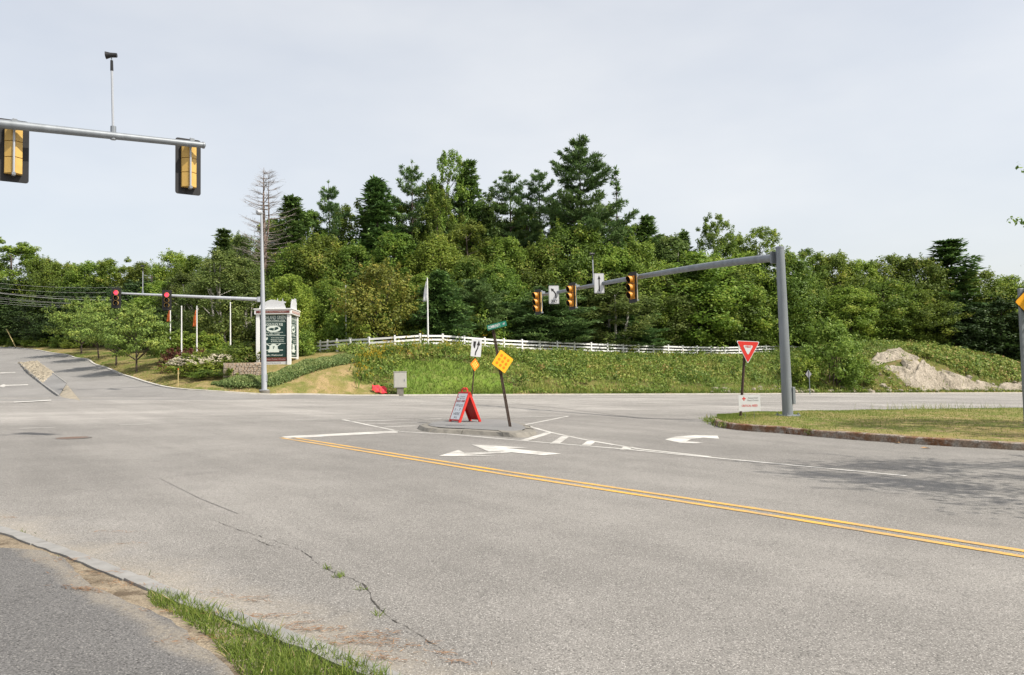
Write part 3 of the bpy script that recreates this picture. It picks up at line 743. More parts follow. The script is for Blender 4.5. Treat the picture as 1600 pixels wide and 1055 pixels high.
# ------------------------------------------------------------------ built things
def face_rot(fx, fy): return math.atan2(fx, -fy)          # local -Y turned to face (fx, fy)
def text(body, width, height, mat, parent, loc, name='lettering', rx=math.pi / 2, rot=None):
    cu = bpy.data.curves.new('t', 'FONT'); cu.body = body; cu.align_x = 'CENTER'; cu.align_y = 'CENTER'; cu.resolution_u = 2; cu.offset = .012
    to = bpy.data.objects.new('t', cu)
    me = bpy.data.meshes.new_from_object(to); bpy.data.objects.remove(to)
    co = np.array([v.co[:] for v in me.vertices])
    if len(co):
        mn, mx_ = co.min(0), co.max(0); sz = mx_ - mn
        co[:, 0] = (co[:, 0] - (mn[0] + mx_[0]) / 2) * width / max(sz[0], 1e-6); co[:, 1] = (co[:, 1] - (mn[1] + mx_[1]) / 2) * height / max(sz[1], 1e-6)
        me.vertices.foreach_set('co', co.astype(np.float32).ravel())
    me.name = name; me.materials.clear()
    o = link(name, me, mat, parent, loc); o.rotation_euler = rot if rot else (rx, 0, 0)
    return o
def plate(name, pts, mat, parent, y=0, th=.006, bevel=0): return MB().prism(pts, y, y + th).build(name, mat, parent)
def circle(cx_, cz_, r, n=20): return [(cx_ + r * math.cos(2 * math.pi * i / n), cz_ + r * math.sin(2 * math.pi * i / n)) for i in range(n)]
def rrect(w_, h_, r, cx_=0, cz_=0, n=4):
    o = []
    for sx, sz, a0_ in ((1, 1, 0), (-1, 1, 90), (-1, -1, 180), (1, -1, 270)):
        for i in range(n + 1):
            a = R(a0_ + 90 * i / n); o.append((cx_ + sx * (w_ / 2 - r) + r * math.cos(a), cz_ + sz * (h_ / 2 - r) + r * math.sin(a)))
    return o

# ---- white three-rail fence along the top of the bank
fl = smooth_line([Vector((p.x, p.y, 0)) for p in FN], 2.42)
fence = empty('rail_fence', (fl[0].x, fl[0].y, H(fl[0].x, fl[0].y)), 0, 'white three-rail post fence along the top of the weedy bank', 'fence')
F0 = Vector(fence.location)
tops = []
for i, p in enumerate(fl):
    z = H(p.x, p.y) + .11; q = Vector((p.x, p.y, z)) - F0; tops.append(q)
    d = fl[min(i + 1, len(fl) - 1)] - fl[max(i - 1, 0)]; Mz = Matrix.Rotation(math.atan2(d.y, d.x), 3, 'Z')
    mb = MB().box(q + Vector((0, 0, .52)), (.15, .15, 1.24), Mz); mb.box(q + Vector((0, 0, 1.165)), (.19, .19, .05), Mz, taper=.55)
    mb.build('post', MT['white_paint'], fence)
for a, b in zip(tops, tops[1:]):
    d = b - a; L_ = d.length - .15; mid = (a + b) / 2
    Mr = d.to_track_quat('X', 'Z').to_matrix()
    for hgt in (.30, .64, .98): MB().box(mid + Vector((0, 0, hgt)), (L_, .05, .17), Mr).build('rail', MT['white_paint'], fence)

# ---- traffic signals
def make_signal(red=False, visor_mat='orange_visor', house='yellow_housing'):
    r = empty('traffic_signal')
    outer = rrect(.60, 1.40, .06, 0, -.53)
    MB().prism(outer, -.415, -.405).build('backplate', MT['black'], r)
    for i, zc in enumerate((-.17, -.53, -.89)):
        m = MB(); n = 0
        prof = [(-.17, -.398), (.17, -.398), (.17, -.30), (.05, -.20), (-.05, -.20), (-.17, -.28)]
        z0, z1 = zc - .174, zc + .174
        v0 = [(x, y, z0) for x, y in prof]; v1 = [(x, y, z1) for x, y in prof]; m.v = v0 + v1; k = len(prof)
        m.f = [tuple(range(k))[::-1], tuple(range(k, 2 * k))] + [(j, (j + 1) % k, k + (j + 1) % k, k + j) for j in range(k)]
        m.build('signal_section', MT[house], r, bevel=.008)
        MB().box((0, -.43, zc), (.335, .03, .335)).build('lens_door', MT['black' if red else 'orange_visor'], r)
        lens = MB().tube([(0, -.447, zc), (0, -.457, zc), (0, -.467, zc)], [.148, .13, .07], 20)
        lens.build('lens', MT['red_lens'] if (red and i == 0) else MT['dark_lens'], r, smooth=True)
        # tunnel visor: open below at the front, double-walled
        seg = 18; V, Fv = [], []
        for j in range(seg + 1):
            a = R(-60 + 300 * j / seg); ca, sa = math.cos(a), math.sin(a)
            lenv = .27 * (.62 + .38 * (sa * .5 + .5))
            for rr in (.158, .150):
                V += [(ca * rr, -.445, zc + sa * rr), (ca * rr, -.445 - lenv, zc + sa * rr)]
        for j in range(seg):
            b = j * 4; Fv += [(b, b + 4, b + 5, b + 1), (b + 2, b + 3, b + 7, b + 6), (b + 1, b + 5, b + 7, b + 3)]
        vm_ = MB(); vm_.v = V; vm_.f = Fv; vo = vm_.build('visor', MT[visor_mat], r, smooth=True)
        vo.data.materials.append(MT['black'])
        for pidx, pl in enumerate(vo.data.polygons):
            if pidx % 3 == 1: pl.material_index = 1
    MB().tube([(0, -.15, .13), (0, -.15, -1.14)], .022, 8).build('hanger_rod', MT['galv_far'], r)
    b = MB().box((0, -.07, 0), (.10, .22, .14)); b.box((0, -.16, -1.10), (.07, .14, .06)); b.box((0, -.16, .06), (.07, .1, .06)); b.build('bracket', MT['galv'], r)
    return r
proto_y = make_signal(); proto_r = make_signal(True, 'yellow_housing', 'black')
used = {'y': False, 'r': False}
def signal(kind, loc, f, label, group, tilt=0, sc_=1.0):
    p = proto_y if kind == 'y' else proto_r
    o = p if not used[kind] else copy_tree(p); used[kind] = True
    o.location = loc; o.rotation_euler = (0, tilt, face_rot(*f)); o.scale = (sc_,) * 3
    return tag(o, label, 'traffic light', group)

def detector(base, h, label, lean=0.0):
    o = empty('detector_camera', base, 0, label, 'camera')
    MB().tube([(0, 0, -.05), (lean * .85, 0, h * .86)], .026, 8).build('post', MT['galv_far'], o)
    MB().tube([(0, 0, -.14), (0, 0, .16)], .06, 10).build('clamp', MT['galv'], o)
    MB().tube([(lean * .8, 0, h * .80), (lean * .9, 0, h * .93)], [.035, .03], 8).build('bracket', MT['black'], o)
    MB().tube([(lean, 0, h * .9), (lean, 0, h * .985)], .012, 6).build('neck', MT['galv'], o)
    c = MB().tube([(lean + .11, .02, h), (lean - .02, 0, h), (lean - .12, -.02, h - .01)], [.05, .055, .085], 12); c.build('camera_housing', MT['black'], o, smooth=True)
    return o

# right mast: pole on the turf island, arm reaching over the main road
pb = gp(1231, 650, .25); pb.z = turf_z(pb.x, pb.y) - .02
mast = empty('signal_mast', pb, 0, 'tall galvanised signal mast with long curved arm on the grass island', 'signal mast')
top = at(1218.5, 388, pb.y) - pb
pole_path = [Vector((0, 0, .05)), top * .5, top]
MB().tube(pole_path, [.190, .172, .155], 20).build('pole', MT['galv'], mast, smooth=True)
MB().tube([top - Vector((0, 0, .01)), top + Vector((0, 0, .05)), top + Vector((0, 0, .07))], [.163, .16, .09], 20).build('pole_cap', MT['galv'], mast, smooth=True)
MB().box((0, 0, .03), (.62, .62, .05), Matrix.Rotation(.4, 3, 'Z')).build('base_plate', MT['galv'], mast, bevel=.01)
MB().tube([(0, 0, -.25), (0, 0, .004)], .42, 24).build('footing', MT['concrete'], mast)
for a in range(4):
    an = a * math.pi / 2 + .4 + math.pi / 4; c, s_ = math.cos(an) * .36, math.sin(an) * .36
    MB().tube([(c, s_, .0), (c, s_, .13)], .022, 6).tube([(c, s_, .055), (c, s_, .09)], .045, 6).build('anchor_bolt', MT['galv'], mast)
MB().box((.20, -.05, .75), (.10, .17, .62), Matrix.Rotation(.2, 3, 'Z')).build('handhole_cover', MT['galv'], mast, bevel=.01)
tip = at(841, 462.5, 44.6) - pb
a0_ = at(1208, 403, pb.y + .22) - pb
armp = []
for i in range(13):
    t = i / 12; p = a0_.lerp(tip, t); p.z += .16 * math.sin(math.pi * t ** .8) * (1 - t * .4); armp.append(p)
MB().tube(armp, [.150 - .080 * i / 12 for i in range(13)], 16).build('arm', MT['galv'], mast, smooth=True)
ad = (armp[1] - armp[0]).normalized()
MB().box(armp[0] - ad * .06, (.06, .40, .44), Matrix.Rotation(math.atan2(ad.y, ad.x), 3, 'Z')).build('arm_flange', MT['galv'], mast, bevel=.01)
def arm_at(px):                     # point of the arm that stands in that column
    best = None
    for i in range(len(armp) - 1):
        for k in range(20):
            p = pb + armp[i].lerp(armp[i + 1], k / 20); d = (p - EYE)
            x = 800 + FPX * d.dot(RT) / d.dot(FWD)
            if best is None or abs(x - px) < best[0]: best = (abs(x - px), p)
    return best[1]
adir = Vector((tip.x - a0_.x, tip.y - a0_.y, 0)).normalized(); fdir = Vector((-adir.y, adir.x, 0))
if fdir.y > 0: fdir = -fdir
FD = (fdir.x, fdir.y)
sgrp = 'yellow signals hanging from the long arm'
P = arm_at(999); signal('y', P + Vector((0, 0, .02)), FD, 'yellow-visored traffic signal closest to the tall pole on the long arm', sgrp, sc_=1.0)
P = arm_at(904); signal('y', P + Vector((0, 0, .10)), FD, 'yellow-visored traffic signal between the left-turn and straight-ahead arrow signs', sgrp, sc_=1.0)
P = arm_at(850); signal('y', P + Vector((0, 0, .12)), FD, 'yellow-visored traffic signal at the free tip of the long arm', sgrp, sc_=1.0)
def arm_sign(px, w_, h_, dz, label):
    p = arm_at(px); o = empty('lane_sign', p + Vector((.03, -.27, dz)), face_rot(.10, -.99), label, 'sign', 'lane signs on the long arm')
    MB().prism(rrect(w_, h_, .05), -.27, -.262).build('panel', MT['sign_white'], o)
    plate('border', rrect(w_ - .03, h_ - .03, .04), MT['sign_grey_text'], o, -.2735, .003); plate('field', rrect(w_ - .06, h_ - .06, .035), MT['sign_white'], o, -.276, .0035)
    MB().box((0, -.22, 0), (.07, .08, h_ * .7)).box((0, .04, -dz), (.06, .46, .09)).build('bracket', MT['galv'], o)
    return o
s1 = arm_sign(932, .50, .98, 0, 'white sign with straight black up arrow on the signal arm')
plate('arrow_symbol', [(-.028, -.40), (.028, -.40), (.028, .20), (.075, .20), (0, .40), (-.075, .20), (-.028, .20)], MT['sign_black'], s1, -.280, .003)
s2 = arm_sign(863, .55, .98, -.14, 'white left turn ONLY sign near the tip of the signal arm')
plate('arrow_symbol', [(.08, -.18), (.135, -.18), (.13, 0), (.07, .15), (-.03, .255), (.01, .31), (-.17, .34), (-.11, .16), (-.075, .205), (.01, .12), (.065, .0)], MT['sign_black'], s2, -.280, .003)
text('ONLY', .36, .16, MT['sign_black'], s2, (0, -.281, -.34))
detector(arm_at(928) + Vector((0, 0, .12)), 1.45, 'slim detector camera post standing on the long signal arm', -.02)

# upper-left arm: its pole stands beyond the frame
la, lb = at(0, 193.5, 16.45), at(317, 227, 18.75); ld = (lb - la).normalized()
lpole = la - ld * 6.2
lbase = Vector((lpole.x, lpole.y, G(lpole.x, lpole.y)))
m2 = empty('signal_mast', lbase, 0, 'grey signal arm with two signals seen from behind and a camera on top', 'signal mast')
q0, q1 = lpole - lbase, lb - lbase
MB().tube([q0 + (q1 - q0) * (i / 10) for i in range(11)], [.135 - .0065 * i for i in range(11)], 16).build('arm', MT['galv'], m2, smooth=True)
MB().tube([q1 - ld * .005, q1 + ld * .03, q1 + ld * .06], [.082, .082, .03], 12).build('arm_cap', MT['galv'], m2, smooth=True)
MB().tube([(0, 0, .02), (0, 0, q0.z + .4)], [.2, .15], 18).build('pole', MT['galv'], m2, smooth=True)
MB().box((0, 0, .02), (.5, .5, .05)).build('base_plate', MT['galv'], m2)
md = (-ld.y, ld.x)
ln_ = math.hypot(*md); md = (md[0] / ln_, md[1] / ln_)
def on_arm(px):
    best = None
    for i in range(600):
        p = la.lerp(lb, -.1 + i / 500); d = p - EYE; x = 800 + FPX * d.dot(RT) / d.dot(FWD)
        if best is None or abs(x - px) < best[0]: best = (abs(x - px), p)
    return best[1]
lgrp = 'signals seen from behind on the near arm'
signal('y', on_arm(300) + Vector((0, 0, .06)), md, 'yellow-backed black traffic signal at the tip of the near arm, seen from behind', lgrp, sc_=.96)
signal('y', on_arm(23) + Vector((0, 0, .06)), md, 'yellow-backed traffic signal seen from behind, between the camera post and the near arm\'s pole', lgrp, sc_=.96)
detector(on_arm(177) + Vector((0, 0, .05)), 1.78, 'thin post with black detector camera standing on the near signal arm', -.05)

# far mast on the lawn corner, with street light
fb = on(413, 58.2); fb.z += .11
m3 = empty('signal_mast', fb, 0, 'slim grey signal pole with street light on the lawn corner', 'signal mast')
ft_ = at(408.5, 334, 58.2) - fb
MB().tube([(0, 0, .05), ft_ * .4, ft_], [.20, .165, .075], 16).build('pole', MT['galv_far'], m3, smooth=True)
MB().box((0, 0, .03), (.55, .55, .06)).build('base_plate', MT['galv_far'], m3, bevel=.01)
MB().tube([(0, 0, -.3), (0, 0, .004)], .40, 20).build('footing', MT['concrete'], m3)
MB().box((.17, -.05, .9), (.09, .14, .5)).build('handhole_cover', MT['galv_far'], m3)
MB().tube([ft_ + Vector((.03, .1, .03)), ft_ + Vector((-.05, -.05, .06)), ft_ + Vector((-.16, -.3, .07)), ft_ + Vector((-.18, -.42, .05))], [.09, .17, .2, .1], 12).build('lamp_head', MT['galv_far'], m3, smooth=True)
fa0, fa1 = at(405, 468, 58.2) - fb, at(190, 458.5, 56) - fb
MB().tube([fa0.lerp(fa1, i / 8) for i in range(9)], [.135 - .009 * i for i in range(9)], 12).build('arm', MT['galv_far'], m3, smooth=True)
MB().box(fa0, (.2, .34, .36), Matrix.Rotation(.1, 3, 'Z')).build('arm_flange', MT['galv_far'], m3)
rg = 'red signals on the far arm'
for px, lab in ((183.5, 'traffic signal showing red at the free tip of the far arm'), (260, 'traffic signal showing red between the far arm\'s tip and its pole')):
    t = (405 - px) / 215; p = fb + fa0.lerp(fa1, t); signal('r', p + Vector((0, 0, .16)), (.30, -.95), lab, rg, sc_=1.02)
p = fb + fa0.lerp(fa1, (405 - 222) / 215); detector(p + Vector((0, 0, .1)), 1.9, 'pale detector camera post standing on the far red-signal arm')

# ---- signs on the concrete median
def median_pt(px, py):
    p = gp(px, py, med_h); p.z = G(p.x, p.y) + med_h; return p
def channel_post(o, length, lean, w_=.07, mat='steel_brown', name='post'):
    d = Vector(lean) * length
    MB().tube([Vector((0, 0, -.2)) , d], w_ / 2, 6).build(name, MT[mat], o)
    return d
b1 = median_pt(798.5, 667); t1 = at(770, 512, b1.y - .1)
o = empty('street_name_post', b1, 0, 'leaning brown post with big yellow diamond marker and green street name sign', 'sign')
dv1 = t1 - b1; fr = face_rot(.42, -.9)
for k_ in (-.022, .022): MB().tube([Vector((k_, .0, -.15)), dv1 + Vector((k_, 0, 0))], .024, 6).build('post', MT['steel_brown'], o)
cpos = at(784, 565, b1.y - .2) - b1
dia = bpy.data.objects.new('marker_panel', None)
lean = math.atan2(dv1.x, dv1.z)
def turned(name, pts, mat, y, th, pos, tilt, parent, rz):
    ob = MB().prism(pts, y, y + th).build(name, mat, parent, loc=pos); ob.rotation_euler = (0, tilt, rz); return ob
R3 = lambda s, r=.05: [(0, s), (-s * .06, s * .96), (-s * .96, s * .06), (-s, 0), (-s * .96, -s * .06), (-s * .06, -s * .96), (0, -s), (s * .06, -s * .96), (s * .96, -s * .06), (s, 0), (s * .96, s * .06), (s * .06, s * .96)]
turned('marker_panel', R3(.345), MT['sign_yellow'], -.07, .006, cpos, lean, o, fr)
g = .094
for i in (-1, 0, 1):
    for j in (-1, 0, 1):
        turned('reflector', circle((i + j) * g * .98, (j - i) * g * .98, .040, 14), MT['reflector'], -.079, .008, cpos, lean, o, fr)
np_ = at(775.5, 509, b1.y - .15) - b1
sgn_rot = (0, lean * .0 - R(14.0), face_rot(.35, -.94))
pn = MB().prism(rrect(.62, .155, .012), -.05, -.044).build('name_panel', MT['sign_green'], o, loc=np_); pn.rotation_euler = sgn_rot
for bd, x0, w_, h_ in (('COMMUNITY', -.085, .39, .09), ('WY', .225, .085, .065)):
    tx = text(bd, w_, h_, MT['sign_white'], pn, (x0, -.052, 0))
MB().box(dv1, (.07, .06, .1)).build('bracket', MT['steel_brown'], o)

b2 = gp(733, 655, med_h); b2.z = G(b2.x, b2.y) + .0; b2 = gp(733.5, 657.0, med_h); b2.z = G(b2.x, b2.y) + med_h
o = empty('keep_right_post', b2, 0, 'slim post with keep right arrow sign and small yellow diamond behind the sandwich board', 'sign')
t2 = at(744.5, 530, b2.y); dv2 = t2 - b2; lean2 = math.atan2(dv2.x, dv2.z)
MB().tube([Vector((0, 0, -.15)), dv2 * .99], .026, 6).build('post', MT['steel_brown'], o)
kp = at(743.5, 543.5, b2.y - .12) - b2; fr2 = face_rot(.36, -.93)
turned('keep_right_panel', rrect(.36, .60, .03), MT['sign_white'], -.05, .005, kp, lean2, o, fr2)
turned('arrow_symbol', [(-0.040, -0.258), (0.000, -0.258), (0.009, -0.163), (0.066, -0.026), (0.079, 0.086), (0.128, 0.086), (0.075, 0.258), (0.004, 0.086), (0.044, 0.086), (0.031, -0.009), (-0.026, -0.129)], MT['sign_black'], -.055, .004, kp, lean2, o, fr2)
turned('island_symbol', [(-0.114, 0.206), (-0.018, 0.206), (-0.044, -0.017), (-0.079, -0.017), (-0.114, 0.069)], MT['sign_black'], -.055, .004, kp, lean2, o, fr2)
kd = at(740.5, 570, b2.y - .12) - b2
turned('marker_panel', R3(.215), MT['reflector'], -.05, .005, kd, lean2, o, face_rot(.75, -.66))
for i in (-1, 0, 1):
    for j in (-1, 0, 1):
        turned('reflector', circle((i + j) * .054, (j - i) * .054, .028, 10), MT['reflector_pale'], -.057, .007, kd, lean2, o, face_rot(.75, -.66))

# ---- red sandwich board
bl = median_pt(712, 660.0); br = median_pt(742, 657.8)
bm_ = (bl + br) / 2
bm_ = median_pt(726.5, 659.3)
ax = face_rot(-.82, -.57)            # white face to the left
o = empty('sandwich_board', bm_, ax, 'red A-frame sandwich board with white blood drive poster on the median', 'sandwich board')
hgt, half, wb = .96, .40, .58
def leaf_panel(sgn, parent):
    ang = math.atan2(half, hgt); Mx = Matrix.Rotation(-sgn * ang, 3, 'X')
    L_ = math.hypot(hgt, half)
    def P(x, y, z): return Mx @ Vector((x, y, z - L_)) + Vector((0, 0, hgt))
    return P, L_
for sgn, nm in ((-1, 'front_panel'), (1, 'rear_panel')):
    P, L_ = leaf_panel(-sgn, o)
    def slabp(x0, x1, z0, z1, y0, y1, m=None):
        m = m or MB(); n = len(m.v)
        for z in (z0, z1):
            for a, b in ((x0, y0), (x1, y0), (x1, y1), (x0, y1)): m.v.append(tuple(P(a, b, z)))
        for f in ((3, 2, 1, 0), (4, 5, 6, 7), (0, 1, 5, 4), (1, 2, 6, 5), (2, 3, 7, 6), (3, 0, 4, 7)): m.f.append(tuple(n + i for i in f))
        return m
    y0, y1 = (-.022, .0) if sgn < 0 else (0, .022)
    slabp(-wb / 2, wb / 2, .06, L_ - .02, y0, y1).build(nm, MT['sign_red'], o)
    yr0, yr1 = (-.03, .05) if sgn < 0 else (-.05, .03)
    m = slabp(-wb / 2 - .03, -wb / 2, 0, L_, yr0, yr1); slabp(wb / 2, wb / 2 + .03, 0, L_, yr0, yr1, m); slabp(-wb / 2, wb / 2, L_ - .045, L_ + .0, yr0, yr1, m)
    m.build('panel_frame', MT['sign_red'], o)
    for x in (-.29, .29): slabp(x - .035, x + .035, -.0, .06, yr0 * .8, yr1 * .8).build('foot', MT['sign_red'], o)
    if sgn < 0:
        po = slabp(-wb / 2 + .015, wb / 2 - .015, .10, L_ - .06, -.029, -.0225).build('poster', MT['poster_white'], o)
        ang = math.atan2(half, hgt)
        def ptxt(b, x, z, w_, h_, mat): 
            c_ = P(x, -.031, z); tx = text(b, w_, h_, MT[mat], po, c_); tx.rotation_euler = (math.pi / 2 - ang, 0, 0)
        m = slabp(-.24, -.18, L_ - .20, L_ - .18, -.034, -.0295); slabp(-.22, -.20, L_ - .22, L_ - .16, -.0345, -.0295, m); m.build('red_cross_emblem', MT['sign_red'], po)
        ptxt('American', .04, L_ - .16, .3, .05, 'sign_grey_text'); ptxt('Red Cross', .04, L_ - .225, .3, .05, 'sign_grey_text')
        ptxt('BLOOD DRIVE', 0, L_ - .32, .5, .07, 'sign_red')
        ptxt('TODAY', -.14, .72, .24, .09, 'sign_grey_text'); ptxt('10AM', .15, .72, .2, .07, 'sign_grey_text'); ptxt('GIVE', -.13, .58, .2, .08, 'sign_grey_text'); ptxt('BLOOD', .12, .57, .22, .09, 'sign_grey_text')
        ptxt('1 - 7', 0, .43, .34, .09, 'sign_grey_text'); ptxt('HERE', 0, .29, .36, .09, 'sign_grey_text'); ptxt('ALL', .02, .17, .22, .07, 'sign_grey_text')
hd = MB()
hd.tube([(-.17, 0, hgt - .02), (-.15, 0, hgt + .09), (-.04, 0, hgt + .13), (.04, 0, hgt + .09), (.10, 0, hgt + .13), (.16, 0, hgt + .1), (.18, 0, hgt - .02)], .03, 8); hd.build('handle', MT['sign_red'], o, smooth=True)

# ---- yield sign on the turf island
yb_ = gp(1156.5, 652, .2); yb_.z = turf_z(yb_.x, yb_.y) - .02
o = empty('yield_sign', yb_, 0, 'red and white triangular YIELD sign on a leaning dark post', 'sign')
yt = at(1164, 545, yb_.y) - yb_
MB().tube([Vector((0, 0, -.1)), yt], .05, 6).build('post', MT['steel_brown'], o)
yc = at(1167.5, 545, yb_.y - .1) - yb_; yl = R(2.8)
def tri(s, r=.06):
    h_ = s * math.sqrt(3) / 2; P3 = [(-s / 2, h_ / 3), (s / 2, h_ / 3), (0, -2 * h_ / 3)]; outp = []
    for i in range(3):
        p, a, b = Vector(P3[i]), Vector(P3[i - 1]), Vector(P3[(i + 1) % 3])
        outp += [tuple(p + (a - p).normalized() * r), tuple(p + (a - p).normalized() * r * .3 + (b - p).normalized() * r * .3), tuple(p + (b - p).normalized() * r)]
    return outp
fy_ = face_rot(.25, -.97)
for nm, s, mat, y in (('panel', .95, 'sign_white', -.055), ('red_field', .88, 'sign_red', -.059), ('white_field', .42, 'sign_white', -.063)):
    turned(nm, tri(s), MT[mat], y, .005, yc, yl, o, fy_)
tx = text('YIELD', .24, .075, MT['sign_red'], o, yc); tx.rotation_euler = (math.pi / 2, 0, fy_); tx.location = yc + Vector((math.sin(fy_) * .068, -math.cos(fy_) * .068, .075))
# red cross yard sign in front of it
cb = gp(1161, 655, .2); cb.z = turf_z(cb.x, cb.y) - .02
o = empty('yard_sign', cb, face_rot(.15, -.98), 'small white yard sign reading CRITICAL NEED with a red cross', 'sign'); o.scale = (.86, .86, .92)
zc = (at(1171, 627.5, cb.y) - cb); 
MB().prism(rrect(.92, .60, .01, .27, zc.z), -.062, -.052).build('panel', MT['sign_white'], o)
for x in (.08, .46): MB().tube([(x, -.045, -.12), (x, -.045, zc.z + .1)], .006, 5).build('wire_leg', MT['galv'], o)
z0 = zc.z
m = MB().prism([(-.04, z0 + .145), (.11, z0 + .145), (.11, z0 + .185), (-.04, z0 + .185)], -.066, -.0625); m.prism([(.015, z0 + .09), (.055, z0 + .09), (.055, z0 + .24), (.015, z0 + .24)], -.067, -.0625); m.build('red_cross_emblem', MT['sign_red'], o)
text('American', .44, .06, MT['sign_grey_text'], o, (.42, -.066, z0 + .19)); text('Red Cross', .46, .06, MT['sign_grey_text'], o, (.42, -.066, z0 + .10))
text('CRITICAL NEED', .68, .08, MT['sign_red'], o, (.27, -.066, z0 - .10))
# diamond warning sign at the right edge
wb_ = gp(1600, 668, .2); wb_.z = turf_z(wb_.x, wb_.y) - .02
o = empty('warning_sign', wb_, 0, 'yellow diamond warning sign on a broad grey post in the grass', 'sign')
wt = at(1603, 448, wb_.y) - wb_
MB().box((wt.x * .5, .04, wt.z * .5 - .1), (.16, .12, wt.z + .1)).build('post', MT['galv'], o, bevel=.02)
wc = at(1609.5, 472, wb_.y) - wb_
turned('panel', R3(.52), MT['sign_black'], -.06, .005, wc, R(1), o, 0); turned('yellow_field', R3(.485), MT['sign_yellow'], -.064, .005, wc, R(1), o, 0)
m = MB()
for i in range(22):
    a0, a1 = R(110 + i * 12), R(110 + (i + 1) * 12)
    m.prism([(math.cos(a0) * .19, math.sin(a0) * .19), (math.cos(a1) * .19, math.sin(a1) * .19), (math.cos(a1) * .14, math.sin(a1) * .14), (math.cos(a0) * .14, math.sin(a0) * .14)], -.069, -.0645)
sy = m.build('curve_symbol', MT['sign_black'], o, loc=wc)
# far sign seen from behind
p = on(1266, 79); o = empty('back_of_sign', p, 0, 'small grey sign seen from behind on a thin post below the bank', 'sign')
MB().tube([(0, 0, -.1), (-.04, 0, 2.35)], .04, 6).build('post', MT['galv'], o)
turned('panel', R3(.42), MT['sign_grey_text'], .03, .01, Vector((-.05, 0, 2.0)), 0, o, .5)

# ---- traffic control cabinet and fallen red banner
p = on(625.5, 62.5); p.z += .1
o = empty('control_cabinet', p, .12, 'grey metal control cabinet on a concrete stub at the road edge', 'cabinet')
MB().box((0, 0, .22), (.5, .5, .62)).build('plinth', MT['concrete'], o)
MB().box((0, 0, 1.14), (.98, .62, 1.24)).build('cabinet', MT['grey_box'], o, bevel=.012)
MB().box((0, 0, 1.775), (1.06, .70, .035)).build('roof', MT['grey_box'], o, bevel=.01)
dr = MB().box((0, -.3185, 1.13), (.88, .02, 1.12)).build('door', MT['grey_box'], o, bevel=.006); MB().box((.34, -.345, 1.1), (.05, .03, .14)).build('handle', MT['galv'], dr)
p = on(593, 62.5); p.z += .12
V, Fq = [], []
for i in range(13):
    for j in range(9):
        x, y = (i / 12 - .5) * 1.15, (j / 8 - .5) * .62
        a = -.35; e = 1 if abs(i / 12 - .5) < .4 else .8
        zz = .26 + .06 * math.sin(i * 1.3 + j) + .04 * math.sin(j * 1.7) - .5 * x * .4
        V.append((x, y * .5, zz + y * .85 * e))
for i in range(12):
    for j in range(8): Fq.append((i * 9 + j, i * 9 + j + 1, (i + 1) * 9 + j + 1, (i + 1) * 9 + j))
mb = MB(); mb.v = V; mb.f = Fq
o = empty('fallen_banner', p, .1, 'crumpled red banner lying against the weeds beside the grey cabinet', 'banner')
fo = mb.build('cloth', MT['red_flag'], o, smooth=True); sm = fo.modifiers.new('thick', 'SOLIDIFY'); sm.thickness = .02
MB().tube([(-.5, .05, -.05), (-.45, .0, .55)], .012, 5).build('stick', MT['galv'], o)

# ---- flagpoles
def flagpole(px, ytop, d, label, flag=None, ybase=None, dia=.07):
    p = on(px, d); p.z += .1
    h_ = at(px, ytop, d).z - p.z
    o = empty('flagpole', p, 0, label, 'flagpole', 'white flagpoles')
    MB().tube([(0, 0, -.1), (0, 0, h_)], [dia, dia * .6], 10).build('pole', MT['white_paint'], o, smooth=True)
    MB().tube([(0, 0, h_), (0, 0, h_ + .05), (0, 0, h_ + .11)], [.03, .07, .02], 8).build('finial', MT['white_paint'], o, smooth=True)
    if flag:
        mat, top_, ln, sgn = flag; V, Fq = [], []
        for i in range(5):
            for j in range(11):
                zz = h_ - top_ - ln * j / 10; wv = (.16 + .5 * (j / 10) ** .8) * i / 4
                V.append((sgn * (.05 + wv * .6) , .05 * math.sin(i * 2.2 + j * .5) + wv * .25, zz - .12 * i / 4 * (1 - j / 10)))
        for i in range(4):
            for j in range(10): Fq.append((i * 11 + j, i * 11 + j + 1, (i + 1) * 11 + j + 1, (i + 1) * 11 + j))
        mb = MB(); mb.v = V; mb.f = Fq
        f_ = mb.build('flag', MT[mat], o, smooth=True); so_ = f_.modifiers.new('thick', 'SOLIDIFY'); so_.thickness = .012
    return o
flagpole(669, 436, 73.2, 'white flagpole with limp white flag at the fence crest', ('white_flag', .15, 1.9, -1), dia=.085)
flagpole(541, 448, 79, 'bare white flagpole behind the fence beside the yellowing tree', dia=.06)
flagpole(360, 474, 72, 'bare white flagpole close to the tall green signboard')
flagpole(307.5, 480, 70, 'white flagpole with a faded orange flag hanging at its top', ('orange_flag', .2, 1.5, -1))
flagpole(283.5, 480, 68, 'bare white flagpole rising out of the red-leaved shrub')
flagpole(266, 478, 76, 'flagpole with orange flag behind the red traffic signal', ('orange_flag', .3, 1.2, -1))

